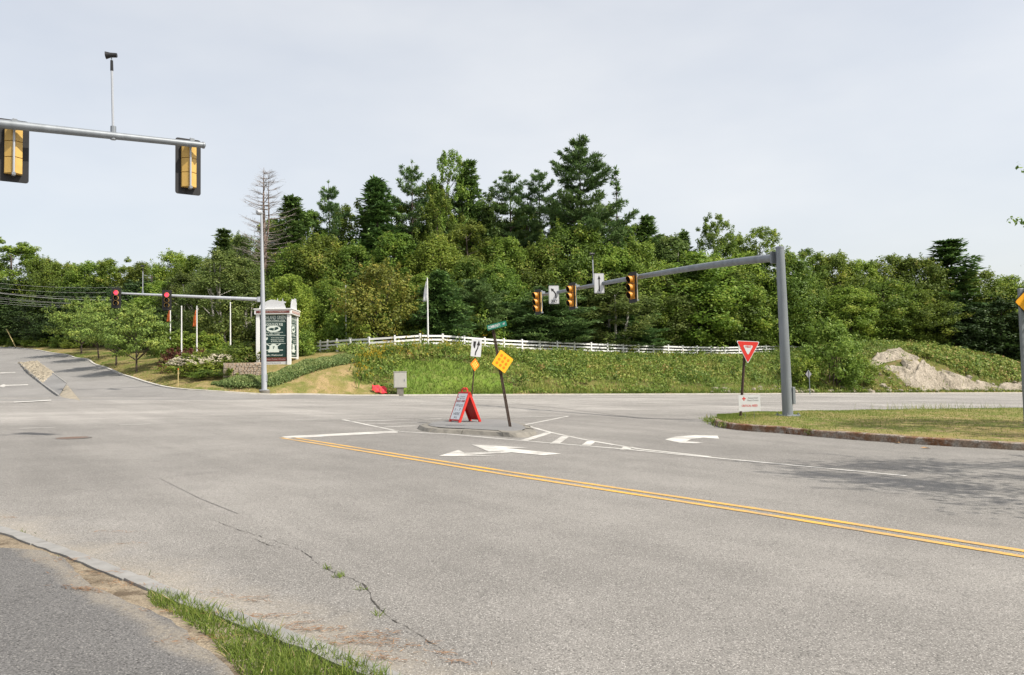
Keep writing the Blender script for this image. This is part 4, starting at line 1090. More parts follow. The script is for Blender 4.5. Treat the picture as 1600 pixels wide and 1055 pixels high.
# ---- pylon signboard
pc = on(452, 65.5); pc.z += .1
o = empty('pylon_sign', pc, R(2), 'tall white-framed pylon sign with dark green HIGHLAND GREEN boards behind stone wall', 'signboard')
zt = at(452, 491, 65.5).z - pc.z; zb = -.35
w1 = 2.50; w2 = 2.50
posts = {'front': (0, 0), 'left': (-w1, 0), 'right': (0, w2), 'back': (-w1, w2)}
for nm, (x, y) in posts.items(): MB().box((x, y, (zt + zb) / 2), (.29, .29, zt - zb)).build('post', MT['white_paint'], o, bevel=.01)
zr = zt
def frieze(x0, x1, y, rz, loc, mat_, first):
    pass
MB().box((-w1 / 2, w2 / 2, zr + .20), (w1 + .5, w2 + .5, .40)).build('frieze', MT['white_paint'], o, bevel=.01)
MB().box((-w1 / 2, w2 / 2, zr + .43), (w1 + .62, w2 + .62, .07)).build('cornice', MT['white_paint'], o, bevel=.01)
MB().box((-w1 / 2, -.262, zr + .19), (w1 + .2, .02, .20)).build('frieze_board', MT['maroon'], o)
MB().box((.262, w2 / 2, zr + .19), (.02, w2 + .2, .20)).build('frieze_board', MT['pinkish'], o)
text('AN ACTIVE ADULT COMMUNITY', 2.2, .11, MT['pinkish'], o, (-w1 / 2, -.275, zr + .19))
pz0, pz1 = .62, zt - .06
for face in (0, 1):
    ho = bpy.data.objects.new('board', None)
    if face == 0: bd = MB().box((-w1 / 2, 0, (pz0 + pz1) / 2), (w1 - .34, .10, pz1 - pz0)).build('board', MT['dark_green'], o); rot = (math.pi / 2, 0, 0); f = lambda x, z, e=0: (-w1 / 2 + x, -.054 - e, z)
    else: bd = MB().box((0, w2 / 2, (pz0 + pz1) / 2), (.10, w2 - .34, pz1 - pz0)).build('board', MT['dark_green'], o); rot = (math.pi / 2, 0, math.pi / 2); f = lambda x, z, e=0: (.054 + e, w2 / 2 + x, z)
    hB = pz1 - pz0
    for b, x, zf, w_, h_ in (('HIGHLAND GREEN', 0, .94, 2.0, .30), ('A Lifestyle of Maine Living', 0, .872, 1.85, .11), ('WOOD DUCK PUB', 0, .77, 1.5, .24), ('A Pub Style Restaurant', 0, .585, 1.5, .11), ('ALL WELCOME', -.1, .54, 1.2, .12),
                        ('Community Room', .32, .455, 1.05, .10), ('Fitness Center', .32, .41, 1.05, .10), ('& Dining Room', .32, .365, 1.05, .10), ('Public Welcome!', -.02, .045, 1.5, .12)):
        text(b, w_, h_, MT['cream_print'], bd, f(x, pz0 + hB * zf), rot=rot)
    def emblem(name, pts, e=.002, mat='cream_print'):
        V = [f(x, pz0 + z, e) for x, z in pts]
        return MB().poly(V).build(name, MT[mat], bd)
    for zf in (.835, .505, .315): emblem('rule_line', [(-1.0, hB * zf), (1.0, hB * zf), (1.0, hB * zf + .025), (-1.0, hB * zf + .025)])
    ez = hB * .67
    emblem('duck_emblem', [(.58 * math.cos(i * math.pi / 12), ez + .26 * math.sin(i * math.pi / 12)) for i in range(24)], .002)
    emblem('duck_emblem', [(-.42, ez), (-.2, ez + .08), (.05, ez + .06), (.2, ez + .16), (.36, ez + .12), (.42, ez), (.2, ez - .1), (-.1, ez - .14), (-.32, ez - .08)], .005, 'dark_green')
    emblem('duck_emblem', [(-.05, ez - .02), (.12, ez + .04), (.1, ez - .06)], .008)
    gz = hB * .2
    emblem('fork_emblem', [(-.75, hB * .36), (-.68, hB * .38), (-.45, hB * .43), (-.48, hB * .47), (-.62, hB * .46), (-.72, hB * .40)])
    emblem('golf_emblem', [(.34 * math.cos(i * math.pi / 12), gz + .05 + .34 * math.sin(i * math.pi / 12)) for i in range(24)])
    emblem('golf_emblem', [(-.45, gz - .30), (.45, gz - .30), (.42, gz - .05), (-.42, gz - .05)], .004)
    emblem('golf_emblem', [(-.62, gz + .38), (-.56, gz + .42), (-.22, gz + .2), (-.26, gz + .14)], .003); emblem('golf_emblem', [(.62, gz + .38), (.56, gz + .42), (.22, gz + .2), (.26, gz + .14)], .003)
    emblem('golf_emblem', [(-.75, gz - .16), (.75, gz - .16), (.75, gz - .10), (-.75, gz - .10)], .005)
    emblem('golf_emblem', [(-.06, gz + .0), (.02, gz - .02), (.04, gz + .1), (.12, gz + .15), (.04, gz + .2), (-.1, gz + .13), (0, gz + .1)], .007, 'dark_green')
    # cut-out crest above the frieze
    cz = zr + .46
    prof = [(-1.15, 0), (-1.1, .22), (-1.0, .40), (-.96, .55), (-.90, .42), (-.8, .5), (-.74, .72), (-.70, .5), (-.52, .62), (-.2, .74), (.1, .72), (.3, .66), (.34, .86), (.38, .64), (.62, .60), (.72, .62), (.76, .84), (.80, .60), (1.0, .56), (1.02, .48), (.86, .42), (.95, .2), (1.02, 0)]
    m = MB()
    if face == 0: m.prism([(-w1 / 2 + x, cz + z) for x, z in prof], -.12, -.05)
    else:
        m.prism([(x, cz + z * 1.15) for x, z in prof], -.05, .02)
        m.v = [(.12 + v[1], w2 / 2 + v[0] * .9, v[2]) for v in m.v]
    m.build('crest', MT['sign_white'], o)
    if face == 0:
        MB().box((-w1 / 2, -.02, .42), (w1 - .36, .08, .30)).build('lower_board', MT['maroon'], o); text('Topsham Public Works', 1.9, .14, MT['pinkish'], o, (-w1 / 2, -.064, .42))
        MB().box((-w1 / 2, -.02, .12), (w1 - .36, .08, .24)).build('lower_board', MT['sign_white'], o); text('ENTRANCE', 1.2, .10, MT['sign_grey_text'], o, (-w1 / 2, -.064, .12))
    else: MB().box((0, w2 / 2, pz0 - .04), (.14, w2 - .34, .07)).build('board_rail', MT['white_paint'], o)

# ---- dry-laid stone wall before the pylon
p = on(381, 60.8); p.z += .05
o = empty('stone_wall', p, R(9), 'low tan field-stone wall end in front of the pylon sign', 'stone wall')
Lw, Dw, Hw = 2.75, 1.0, 1.12
MB().box((0, 0, Hw / 2 - .25), (Lw - .08, Dw - .08, Hw + .42)).build('core', MT['stone_wall'], o)
sme = []
for i in range(5):
    m = MB().box((0, 0, 0), (1, 1, 1), taper=.9); m.v = [(x * random.uniform(.86, 1.05), y * random.uniform(.9, 1.05), z * random.uniform(.86, 1.06)) for x, y, z in m.v]
    me = m.mesh('stone'); me.materials.append(MT['stone_wall']); sme.append(me)
def course(face):
    z = -.35
    while z < Hw - .06:
        hc = random.uniform(.11, .19); L0 = Lw if face in (0, 2) else Dw; x = -L0 / 2
        while x < L0 / 2 - .02:
            wl_ = min(random.uniform(.18, .48), L0 / 2 - x)
            s = link('stone', random.choice(sme), None, o)
            pr = random.uniform(-.012, .03)
            if face == 0: s.location = (x + wl_ / 2, -Dw / 2 - pr + .08, z + hc / 2); s.scale = (wl_ - .018, .2, hc - .016)
            else: s.location = (-Lw / 2 - pr + .08, x + wl_ / 2, z + hc / 2); s.scale = (.2, wl_ - .018, hc - .016)
            x += wl_
        z += hc
course(0); course(1)
x = -Lw / 2
while x < Lw / 2 - .05:
    wl_ = min(random.uniform(.4, .75), Lw / 2 - x); s = link('cap_stone', random.choice(sme), None, o); s.location = (x + wl_ / 2, 0, Hw + .03); s.scale = (wl_ - .012, Dw + .06, .09); x += wl_

# ---- yellow marker stake, folded umbrella-like white cover, leaning pole
p = on(278.5, 58.5); p.z += .1
o = empty('marker_stake', p, 0, 'thin yellow marker stake in the lawn before the blooming shrub', 'stake')
MB().box((0, 0, .6), (.06, .03, 1.35)).build('stake', MT['stake'], o); MB().box((0, 0, 1.25), (.065, .034, .12)).build('reflective_band', MT['orange_flag'], o)
p = on(261, 67); p.z += .1
o = empty('yard_flag', p, 0, 'small red, white and blue cloth flag on a stick beside the shrubs', 'flag')
MB().tube([(0, 0, -.1), (0, 0, 1.25)], .014, 6).build('stick', MT['white_paint'], o)
for nm, mat, x0 in (('white_cloth', 'white_flag', .02), ('red_cloth', 'red_flag', -.12)):
    V, Fq = [], []
    for i in range(4):
        for j in range(8):
            V.append((x0 + (i / 3) * (.14 + .16 * j / 7), .04 * math.sin(i * 2 + j), 1.2 - j * .14))
    for i in range(3):
        for j in range(7): Fq.append((i * 8 + j, i * 8 + j + 1, (i + 1) * 8 + j + 1, (i + 1) * 8 + j))
    mb = MB(); mb.v = V; mb.f = Fq; f_ = mb.build(nm, MT[mat], o, smooth=True); f_.modifiers.new('thick', 'SOLIDIFY').thickness = .012
p0, p1 = at(10, 514, 126), at(27, 527, 125); p1.z = H(p1.x, p1.y) + .02
o = empty('leaning_pole', p1, 0, 'pale wooden pole leaning at the edge of the far trees', 'pole')
MB().tube([(0, 0, -.3), p0 - p1], .07, 8).build('shaft', MT['stake'], o); MB().box((0, 0, .0), (.4, .4, .3)).build('foot_block', MT['bark_grey'], o)

# ---- overhead wires on the left
for i, (ya_, yb__, d0, d1, r_) in enumerate(((432, 441, 84, 112, .022), (439, 449, 84, 112, .022), (444, 462, 82, 108, .05), (446, 456, 84, 112, .022), (451, 468, 84, 110, .022), (455, 467, 84, 110, .022), (459, 470, 84, 110, .022), (463, 472, 84, 110, .022))):
    a, b = at(-120, ya_ - 5, d0), at(235, yb__ + 4, d1)
    pts = []
    for k_ in range(25):
        t = k_ / 24; q = a.lerp(b, t); q.z -= .9 * 4 * t * (1 - t); pts.append(q)
    wo = MB().tube(pts, r_ * .45, 5).build('overhead_wire', MT['wire'])
    tag(wo, 'thick bundled cable strung among the overhead wires before the far trees' if r_ > .03 else 'thin grey overhead wire strung in front of the far trees', 'wire', 'overhead wires')

for px_, py_, d_, lab in ((-122, 424, 83.8, 'brown utility pole carrying the wires beside the far street'), (237, 438, 110.6, 'brown utility pole hidden among the woods where the wires end')):
    tp_ = at(px_, py_, d_); bz = H(tp_.x, tp_.y); o = empty('utility_pole', (tp_.x, tp_.y, bz), 0, lab, 'utility pole', 'utility poles')
    MB().tube([(0, 0, -.5), (0, 0, tp_.z - bz + .6)], [.19, .13], 12).build('pole', MT['bark'], o, smooth=True)
    for q_ in (.1, -.9): MB().box((0, -.17, tp_.z - bz + q_), (.12, 2.2, .12), Matrix.Rotation(.3, 3, 'Z')).build('crossarm', MT['bark_grey'], o)
    for q_ in (-.9, -.45, .45, .9): MB().tube([(-q_ * .29, q_ * .95 - .17, tp_.z - bz + .15), (-q_ * .29, q_ * .95 - .17, tp_.z - bz + .34)], [.05, .03], 8).build('insulator', MT['sign_grey_text'], o)

# ------------------------------------------------------------------ vegetation
class Tubes:                         # many thin tapering limbs in one mesh
    def __init__(s): s.m = MB()
    def limb(s, a, b, r0, r1, bend=.1, g=None, seg=6, n=4):
        a, b = Vector(a), Vector(b); g = g or random; mid = Vector((g.uniform(-1, 1), g.uniform(-1, 1), g.uniform(-.3, .8))) * (b - a).length * bend
        pts = [a.lerp(b, i / n) + mid * (4 * (i / n) * (1 - i / n)) for i in range(n + 1)]
        s.m.tube(pts, [r0 + (r1 - r0) * i / n for i in range(n + 1)], seg); return pts

def crown_from(clumps, per, g, leaf, flat=.7, up=.5, size_var=.35, aspect=.6, center=None, tintvar=.22):
    """clumps: (n,4) centre+radius; returns a leaf mesh's arrays"""
    n = len(clumps); c = np.repeat(clumps[:, :3], per, 0); r = np.repeat(clumps[:, 3], per)[:, None]
    d = rdir(n * per, g); rad = g.random((n * per, 1)) ** .45
    off = d * rad * r; off[:, 2] *= flat
    pos = c + off
    outw = pos - (center if center is not None else pos.mean(0))
    nrm = unit(unit(off + 1e-6) * .9 + unit(outw) * .4 + np.array([0, 0, up]) + g.normal(size=pos.shape) * .55)
    a = unit(np.cross(nrm, rdir(len(pos), g)))
    a = unit(a + np.array([0, 0, -.25]))
    ln = leaf * (1 + g.uniform(-size_var, size_var, len(pos)))
    tint = np.clip(np.repeat(g.normal(.45, .17, n), per) + g.normal(0, tintvar, len(pos)) * .7, 0, 1)
    V, F = leaves(pos, a, nrm, ln, ln * aspect)
    return V, F, tint

PROT = {}
def reg(key, name, trunk_me, trunk_mat, crown_me, crown_mat, Hh, Ww, extra=None):
    trunk_me.materials.append(MT[trunk_mat]); crown_me.materials.append(MT[crown_mat])
    PROT.setdefault(key, []).append((name, trunk_me, crown_me, Hh, Ww, extra))

def broad(key, seed, name, Hh=12., Ww=7., base=.22, ncl=95, per=85, leaf=.30, egg=.55, mat='leaf', bark='bark', rc=(.10, .19), airy=0.0, multi=1, flat=.95):
    g = np.random.default_rng(seed); rnd = random.Random(seed)
    u = g.random(ncl); hz = base + (1 - base) * u ** .85
    prof = np.where(hz < egg, np.sin(np.clip((hz - base + .10) / (egg - base + .10), 0, 1) * math.pi / 2) ** .6, np.cos(np.clip((hz - egg) / (1.04 - egg), 0, 1) * math.pi / 2) ** .62)
    lob = 1 + .22 * np.sin(g.uniform(0, 6.28) + 3 * u * 6.28)
    an = g.uniform(0, 2 * math.pi, ncl); rr = (Ww / 2) * prof * (.35 + .65 * g.random(ncl) ** .5) * g.uniform(.78, 1.12, ncl)
    rad = g.uniform(rc[0], rc[1], ncl) * Ww * (1 - .35 * np.clip((hz - .75) / .25, 0, 1))
    cl = np.column_stack([np.cos(an) * rr, np.sin(an) * rr, hz * Hh - rad * .4, rad])
    V, F, T = crown_from(cl, per, g, leaf, flat=flat, center=np.array([0, 0, Hh * .45]))
    # a few sprays that break the outline
    ns = 60; j = g.integers(0, ncl, ns); dirs = unit(cl[j, :3] - np.array([0, 0, Hh * .45]) + g.normal(size=(ns, 3)) * .4 + np.array([0, 0, .8]))
    sp = np.concatenate([cl[j, :3] + dirs * (cl[j, 3:4] * (.7 + .5 * q)) for q in (.3, .7, 1.1, 1.5)]); sc_ = np.column_stack([sp, np.full(len(sp), leaf * 1.1)])
    V2, F2, T2 = crown_from(sc_, 7, g, leaf * .8, center=np.array([0, 0, Hh * .45]))
    V, F, T = np.concatenate([V, V2]), np.concatenate([F, F2 + len(V)]), np.concatenate([T, T2])
    tb = Tubes(); tr = Hh * .016
    for mtn in range(multi):
        ox, oy = (0, 0) if multi == 1 else (g.uniform(-.25, .25), g.uniform(-.25, .25))
        topx, topy = g.uniform(-.06, .06, 2) * Ww * (1 + 2.5 * (multi > 1))
        pts = tb.limb((ox, oy, -.4), (topx, topy, Hh * .86), tr / (1 + .5 * (multi > 1)), tr * .2, .03, rnd, 8, 8)
        for jj in g.choice(ncl, 22 // multi, replace=False):
            e = Vector(cl[jj, :3]); zz = max(Hh * base * .7, e.z - (math.hypot(e.x, e.y)) * g.uniform(.5, 1.0)); kx = min(max(zz / (Hh * .86), .12), .95)
            i0 = kx * (len(pts) - 1); st_ = pts[int(i0)].lerp(pts[min(int(i0) + 1, len(pts) - 1)], i0 % 1)
            tb.limb(st_, e, tr * (1 - kx) * .55 + .02, .012, .08, rnd, 5, 3)
    reg(key, name, tb.m.mesh('trunk', True), bark, np_mesh('crown', V, F, T), mat, Hh, Ww)

def conifer(key, seed, name, Hh=20., Ww=8., base=.2, dz=.045, kind='pine', mat='needle_pine', dens=1.0, tuft=.42, top_bare=0.0):
    g = np.random.default_rng(seed); rnd = random.Random(seed); tb = Tubes(); tr = Hh * .014
    lean = g.uniform(-.02, .02, 2) * Hh
    def tp(h): return Vector((lean[0] * h * h, lean[1] * h * h, h * Hh))
    tb.m.tube([tp(-.02)] + [tp(i / 8) for i in range(1, 9)], [tr * (1 - .93 * i / 8) for i in range(9)], 8)
    pos, axs, nrm, tin, lnn = [], [], [], [], []
    h = base
    while h < .985:
        u = (h - base) / (1 - base)
        if kind == 'pine': L0 = Ww / 2 * (1 - u ** 2.0) ** .74 * (.72 + .28 * math.sin(min(1, u * 3.2) * math.pi / 2)) * g.uniform(.62, 1.12) + .25
        else: L0 = Ww / 2 * (1 - u) ** .78 * g.uniform(.52, 1.15) + .12
        nb = int(g.integers(4, 7)) if kind == 'pine' else int(g.integers(5, 8)); a0 = g.uniform(0, 6.28)
        ct = g.normal(.48, .13)
        for b in range(nb):
            an = a0 + 6.28 * b / nb + g.uniform(-.35, .35); L = L0 * g.choice([g.uniform(.45, .9), g.uniform(.8, 1.25)])
            if kind == 'pine' and g.random() < .10: continue
            d = Vector((math.cos(an), math.sin(an), 0)); s0 = tp(h)
            if kind == 'pine': rise0, rise1 = g.uniform(-.05, .12), g.uniform(.12, .34) + .45 * u ** 3
            else: rise0, rise1 = -.22 + .5 * u, .12
            pts = [s0 + d * (L * q) + Vector((0, 0, L * (rise0 * q + rise1 * q * q * (1 if kind == 'pine' else .6)) )) for q in (0, .25, .5, .75, 1)]
            tb.m.tube(pts, [max(.012, tr * .32 * (1 - u) * (1 - q) + .012) for q in (0, .25, .5, .75, 1)], 4, False)
            if top_bare and u > 1 - top_bare and g.random() < .75: continue
            nt_ = max(3, int(L / .42 * dens))
            for q in np.linspace(.30 if kind == 'pine' else .14, 1.0, nt_):
                i0 = q * 4; p = pts[min(int(i0), 3)].lerp(pts[min(int(i0) + 1, 4)], i0 - min(int(i0), 3))
                wdt = (.34 * L * math.sin(math.pi * min(1, .2 + .72 * q)) + .1) * (1 if kind == 'pine' else .8)
                nsub = 6 if kind == 'pine' else 2
                for sside in range(nsub):
                    lat = g.uniform(-1, 1) * wdt; c = np.array(p) + np.array([-d.y, d.x, 0]) * lat + np.array([0, 0, g.normal(0, .035) - (0 if kind == 'pine' else abs(lat) * .25)])
                    m = int(10 * (1 if kind == 'pine' else 1.2))
                    dirv = unit(np.array([d.x, d.y, .28]) * .8 + np.array([-d.y, d.x, 0]) * np.sign(lat) * .5 + g.normal(size=(m, 3)) * (.62 if kind == 'pine' else .45) + np.array([0, 0, .12 if kind == 'pine' else -.1]))
                    pos.append(c + dirv * tuft * .42 + g.normal(size=(m, 3)) * np.array([.12, .12, .05 if kind == 'pine' else .10])); axs.append(dirv)
                    nrm.append(unit(np.array([0, 0, 1.]) + g.normal(size=(m, 3)) * .55)); tin.append(np.clip(ct + g.normal(0, .17, m) + .12 * q, 0, 1)); lnn.append(tuft * g.uniform(.7, 1.25, m))
        h += dz * g.uniform(.75, 1.3) * (1 - .35 * u)
    # leader
    m = 14; dirv = unit(g.normal(size=(m, 3)) * .4 + np.array([0, 0, 1])); pos.append(np.array(tp(.985)) + dirv * .25 + g.normal(size=(m, 3)) * .08); axs.append(dirv); nrm.append(rdir(m, g)); tin.append(np.full(m, .6)); lnn.append(np.full(m, tuft))
    pos, axs, nrm, tin, lnn = map(np.concatenate, (pos, axs, nrm, tin, lnn))
    V, F = leaves(pos, axs, nrm, lnn, lnn * (.23 if kind == 'pine' else .33))
    reg(key, name, tb.m.mesh('trunk', True), 'bark', np_mesh('crown', V, F, tin), mat, Hh, Ww)

for i in range(4): broad('broad', 100 + i, 'broadleaf_tree', 12, 7.2, .10 + .03 * (i % 2), 150, 170, .225, .5 + .06 * (i % 3))
for i in range(2): broad('oak', 115 + i, 'shaded_broadleaf_tree', 12, 7.2, .08, 105, 85, .30, .45, mat='leaf_shaded')  # plain broadleaf shape, with shade put into its dark leaf colour
for i in range(2): broad('tall', 120 + i, 'broadleaf_tree', 16, 7.0, .2, 150, 160, .24, .6, rc=(.08, .15))
for i in range(2): broad('light', 130 + i, 'broadleaf_tree', 11, 6.5, .08, 140, 170, .22, .45, mat='leaf_light')
for i in range(2): broad('birch', 140 + i, 'birch_tree', 12, 5.5, .08, 140, 150, .20, .5, mat='leaf_grey', bark='bark_birch', rc=(.10, .18), multi=3)
for i in range(2): broad('airy', 150 + i, 'broadleaf_tree', 16, 7, .2, 210, 70, .21, .6, rc=(.05, .10), mat='leaf')
broad('yellow', 160, 'crabapple_tree', 7, 5.8, .16, 90, 85, .22, .55, mat='leaf_yellow', bark='bark', multi=2)
for i in range(2): broad('ornamental', 170 + i, 'ornamental_tree', 6, 5.6, .32, 85, 105, .20, .55, mat='leaf_orn', bark='bark', rc=(.11, .19), flat=.45)
for i in range(3): broad('shrub', 180 + i, 'shrub', 2.2, 3.0, .02, 46, 80, .17, .4, mat='leaf', rc=(.13, .22), multi=3)
for i in range(2): broad('lightshrub', 190 + i, 'shrub', 3.0, 3.0, .02, 50, 75, .20, .45, mat='leaf_light', rc=(.12, .2), multi=3)
broad('sapling', 193, 'sapling_tree', 6, 5.2, .04, 80, 90, .24, .4, mat='leaf_bright', rc=(.11, .19), multi=3)
broad('red', 195, 'barberry_shrub', 1.4, 2.2, .02, 36, 80, .11, .4, mat='barberry', rc=(.13, .22), multi=3)
for i in range(3): conifer('pine', 200 + i, 'white_pine', 20, 9, .28, .078, 'pine', dens=1.2)
for i in range(2): conifer('lowpine', 210 + i, 'white_pine', 9, 6.8, .07, .062, 'pine', dens=1.25, tuft=.40)
for i in range(3): conifer('hemlock', 220 + i, 'hemlock_tree', 17, 6.5, .08, .046, 'spruce', 'needle', dens=1.0, tuft=.46)
conifer('dense', 235, 'white_pine', 20, 9, .25, .056, 'pine', dens=1.5, tuft=.44)
conifer('sparse', 230, 'spruce_tree', 17, 4.6, .2, .042, 'spruce', 'needle', dens=.75, tuft=.36, top_bare=.42)
conifer('cone', 240, 'arborvitae_tree', 7, 5.6, .02, .04, 'spruce', 'needle', dens=1.5, tuft=.36)

def thing_tree(key, loc, hgt, wid, label, cat='tree', group=None, idx=None, rz=None):
    L_ = PROT[key]; name, tme, cme, h0, w0, _ = L_[(idx if idx is not None else random.randrange(len(L_))) % len(L_)]
    o = empty(name, loc, random.uniform(0, 6.28) if rz is None else rz, label, cat, group)
    s = hgt / h0; o.scale = (wid / w0, wid / w0, s)
    small = cat != 'tree'
    link('stem' if small else 'trunk', tme, None, o); link('foliage' if small else 'crown', cme, None, o)
    return o
KINDS = {'broad': 'broadleaf', 'oak': 'shade-darkened broadleaf', 'tall': 'tall broadleaf', 'light': 'light green broadleaf', 'birch': 'grey-green birch', 'airy': 'thin-crowned broadleaf', 'pine': 'white pine', 'dense': 'dense white pine', 'lowpine': 'low white pine', 'hemlock': 'dark hemlock', 'sparse': 'thin spruce', 'cone': 'rounded evergreen'}
LM = [(-200, 'the street\'s uphill bend'), (40, 'the overhead wires'), (130, 'the uphill street tree'), (183, 'the outer red signal'), (225, 'the far camera post'), (262, 'the inner red signal'), (300, 'the orange-flag pole'), (355, 'the pale birch clump'), (408, 'the street light pole'), (450, 'the pylon sign'), (495, 'the fence end'), (541, 'the fence flagpole'), (594, 'the yellowing crabapple'), (635, 'the grey cabinet'), (669, 'the white flag'), (710, 'the rounded evergreen'), (743, 'the keep right sign'), (778, 'the street name post'), (815, 'the flat-topped pine'), (843, 'the arm-tip yellow signal'), (868, 'the left turn ONLY sign'), (897, 'the middle arm signal'), (932, 'the straight arrow sign'), (990, 'the mast-side arm signal'), (1040, 'the bare middle arm'), (1090, 'the bright maple'), (1130, 'the loose ash tree'), (1168, 'the YIELD sign'), (1220, 'the tall mast'), (1262, 'the grey sign back'), (1302, 'the young sapling'), (1345, 'the light ledge shrub'), (1390, 'the ledge\'s high end'), (1440, 'the ledge\'s steep middle'), (1480, 'the large dark conifer'), (1530, 'the ledge brambles'), (1600, 'the warning sign'), (1720, 'the ledge\'s low end')]
seen_labels = {}
def landmark(px): return min(LM, key=lambda q: abs(q[0] - px))[1]
def row_word(px, d):
    k_ = d - (np.interp(px, [c[0] for c in FENCE] + [1700], [c[2] for c in FENCE] + [112]) if px > 430 else np.interp(px, [0, 430], [125, 80]))
    return 'front row' if k_ < 8 else 'second row' if k_ < 15 else 'third row' if k_ < 24 else 'deep row'
def forest(px, ytop, wpx, d, key, label=None, group=None, idx=None):
    b = on(px, d); b.z += .0
    hgt = max(2.5, at(px, ytop, d).z - b.z); wid = wpx * d / FPX
    return thing_tree(key, b, hgt, wid, label or '%s tree, %s of the woods, behind %s' % (KINDS[key], row_word(px, d), landmark(px)), 'tree', group or ('%s trees in the woods' % KINDS[key]), idx)

# named tall trees, from left to right
for a in (
 (22, 376, 115, 146, 'tall', 'tallest loose-crowned broadleaf tree above the overhead wires', 'edge trees'),
 (345, 357, 100, 101, 'hemlock', 'pointed dark hemlock close behind the bare dead tree, away from the signboard', 'edge trees'),
 (455, 308, 150, 97, 'hemlock', 'dark bushy hemlock beside the bare dead tree', 'edge trees'),
 (517, 282, 96, 101, 'pine', 'light airy white pine between the dead tree and the dark hemlocks', 'edge trees'),
 (594, 278, 160, 100, 'hemlock', 'broad dark hemlock rising behind the yellowing tree', 'edge trees'),
 (646, 252, 108, 103, 'pine', 'layered white pine rising behind the limp white flag', 'edge trees'),
 (706, 238, 86, 104, 'airy', 'thin-topped broadleaf tree reaching above its neighbouring pines', 'edge trees'),
 (741, 250, 118, 104, 'hemlock', 'narrow dark spire next to the thin-topped broadleaf tree', 'edge trees'),
 (800, 268, 110, 105, 'pine', 'flat-topped white pine with open layered branches', 'edge trees'),
 (848, 266, 100, 106, 'pine', 'pointed white pine with open layers beside the tallest pine', 'edge trees'),
 (913, 221, 142, 100, 'dense', 'tallest white pine with dense dark crown above the woods', 'edge trees'),
 (969, 262, 62, 103, 'sparse', 'thin spruce with bare spiky top beside the tallest pine', 'edge trees'),
 (1014, 338, 120, 106, 'hemlock', 'short dark spire past the bare-topped thin spruce', 'edge trees'),
 (1074, 360, 85, 109, 'hemlock', 'small dark conifer tip behind the long signal arm', 'edge trees'),
 (1124, 336, 88, 106, 'airy', 'loose-crowned ash tree behind the long signal arm', 'edge trees'),
 (1196, 357, 98, 107, 'airy', 'round open-crowned oak behind the top of the tall mast', 'edge trees'),
 (1480, 375, 190, 112, 'hemlock', 'large dark pointed conifer above the rock ledge', 'edge trees')):
    forest(*a)
for r_ in ((480, 330, 90, 100, 'tall'), (552, 318, 95, 103, 'tall'), (575, 330, 80, 104, 'hemlock'), (618, 305, 90, 105, 'tall'), (676, 285, 85, 106, 'tall'), (690, 300, 80, 101, 'airy'), (722, 275, 80, 107, 'hemlock'), (765, 320, 90, 103, 'hemlock'), (772, 300, 80, 108, 'tall'), (824, 325, 90, 109, 'tall'), (872, 318, 80, 108, 'hemlock'), (900, 330, 90, 105, 'tall'), (945, 318, 80, 106, 'tall'), (992, 352, 85, 106, 'tall'), (425, 345, 80, 101, 'tall'), (1040, 368, 90, 110, 'tall'), (1150, 365, 90, 110, 'tall')):
    forest(*r_)
# middle and front trees
rows_ = [(500, 370, 120, 93, 'broad'), (556, 385, 110, 92, 'broad'), (620, 365, 110, 93, 'tall'), (685, 370, 110, 93, 'broad'), (735, 340, 90, 97, 'tall'), (790, 372, 110, 96, 'light'), (845, 385, 110, 96, 'broad'), (895, 352, 120, 97, 'broad'),
 (930, 330, 80, 98, 'hemlock'), (955, 385, 110, 97, 'light'), (1005, 380, 110, 98, 'broad'), (1050, 375, 105, 102, 'birch'), (1165, 395, 110, 106, 'light'), (1225, 395, 110, 107, 'broad'), (1262, 390, 90, 112, 'tall'), (1310, 398, 100, 112, 'broad'), (1350, 408, 100, 113, 'light'), (1400, 402, 100, 113, 'broad'), (1440, 404, 100, 111, 'broad'),
 (1535, 424, 110, 113, 'broad'), (1580, 432, 110, 113, 'light'), (1640, 440, 130, 112, 'broad'), (1700, 430, 140, 114, 'broad'),
 (470, 385, 100, 93, 'broad'), (420, 395, 100, 95, 'broad'), (380, 368, 70, 96, 'birch'),
 (660, 430, 100, 86, 'light'), (780, 415, 100, 90, 'broad'), (735, 405, 90, 91, 'broad'), (910, 425, 90, 95, 'birch'), (1145, 420, 120, 104, 'broad'), (1205, 440, 100, 107, 'light'), (1265, 440, 90, 108, 'broad'), (1330, 450, 100, 106, 'light'), (1385, 440, 110, 108, 'broad'), (1440, 455, 110, 108, 'broad'), (1500, 470, 100, 108, 'oak'), (1560, 470, 120, 108, 'oak'), (1620, 480, 120, 107, 'oak'),
 (1020, 430, 110, 98, 'birch'), (965, 430, 110, 95, 'birch')]
for r_ in rows_: forest(*r_)
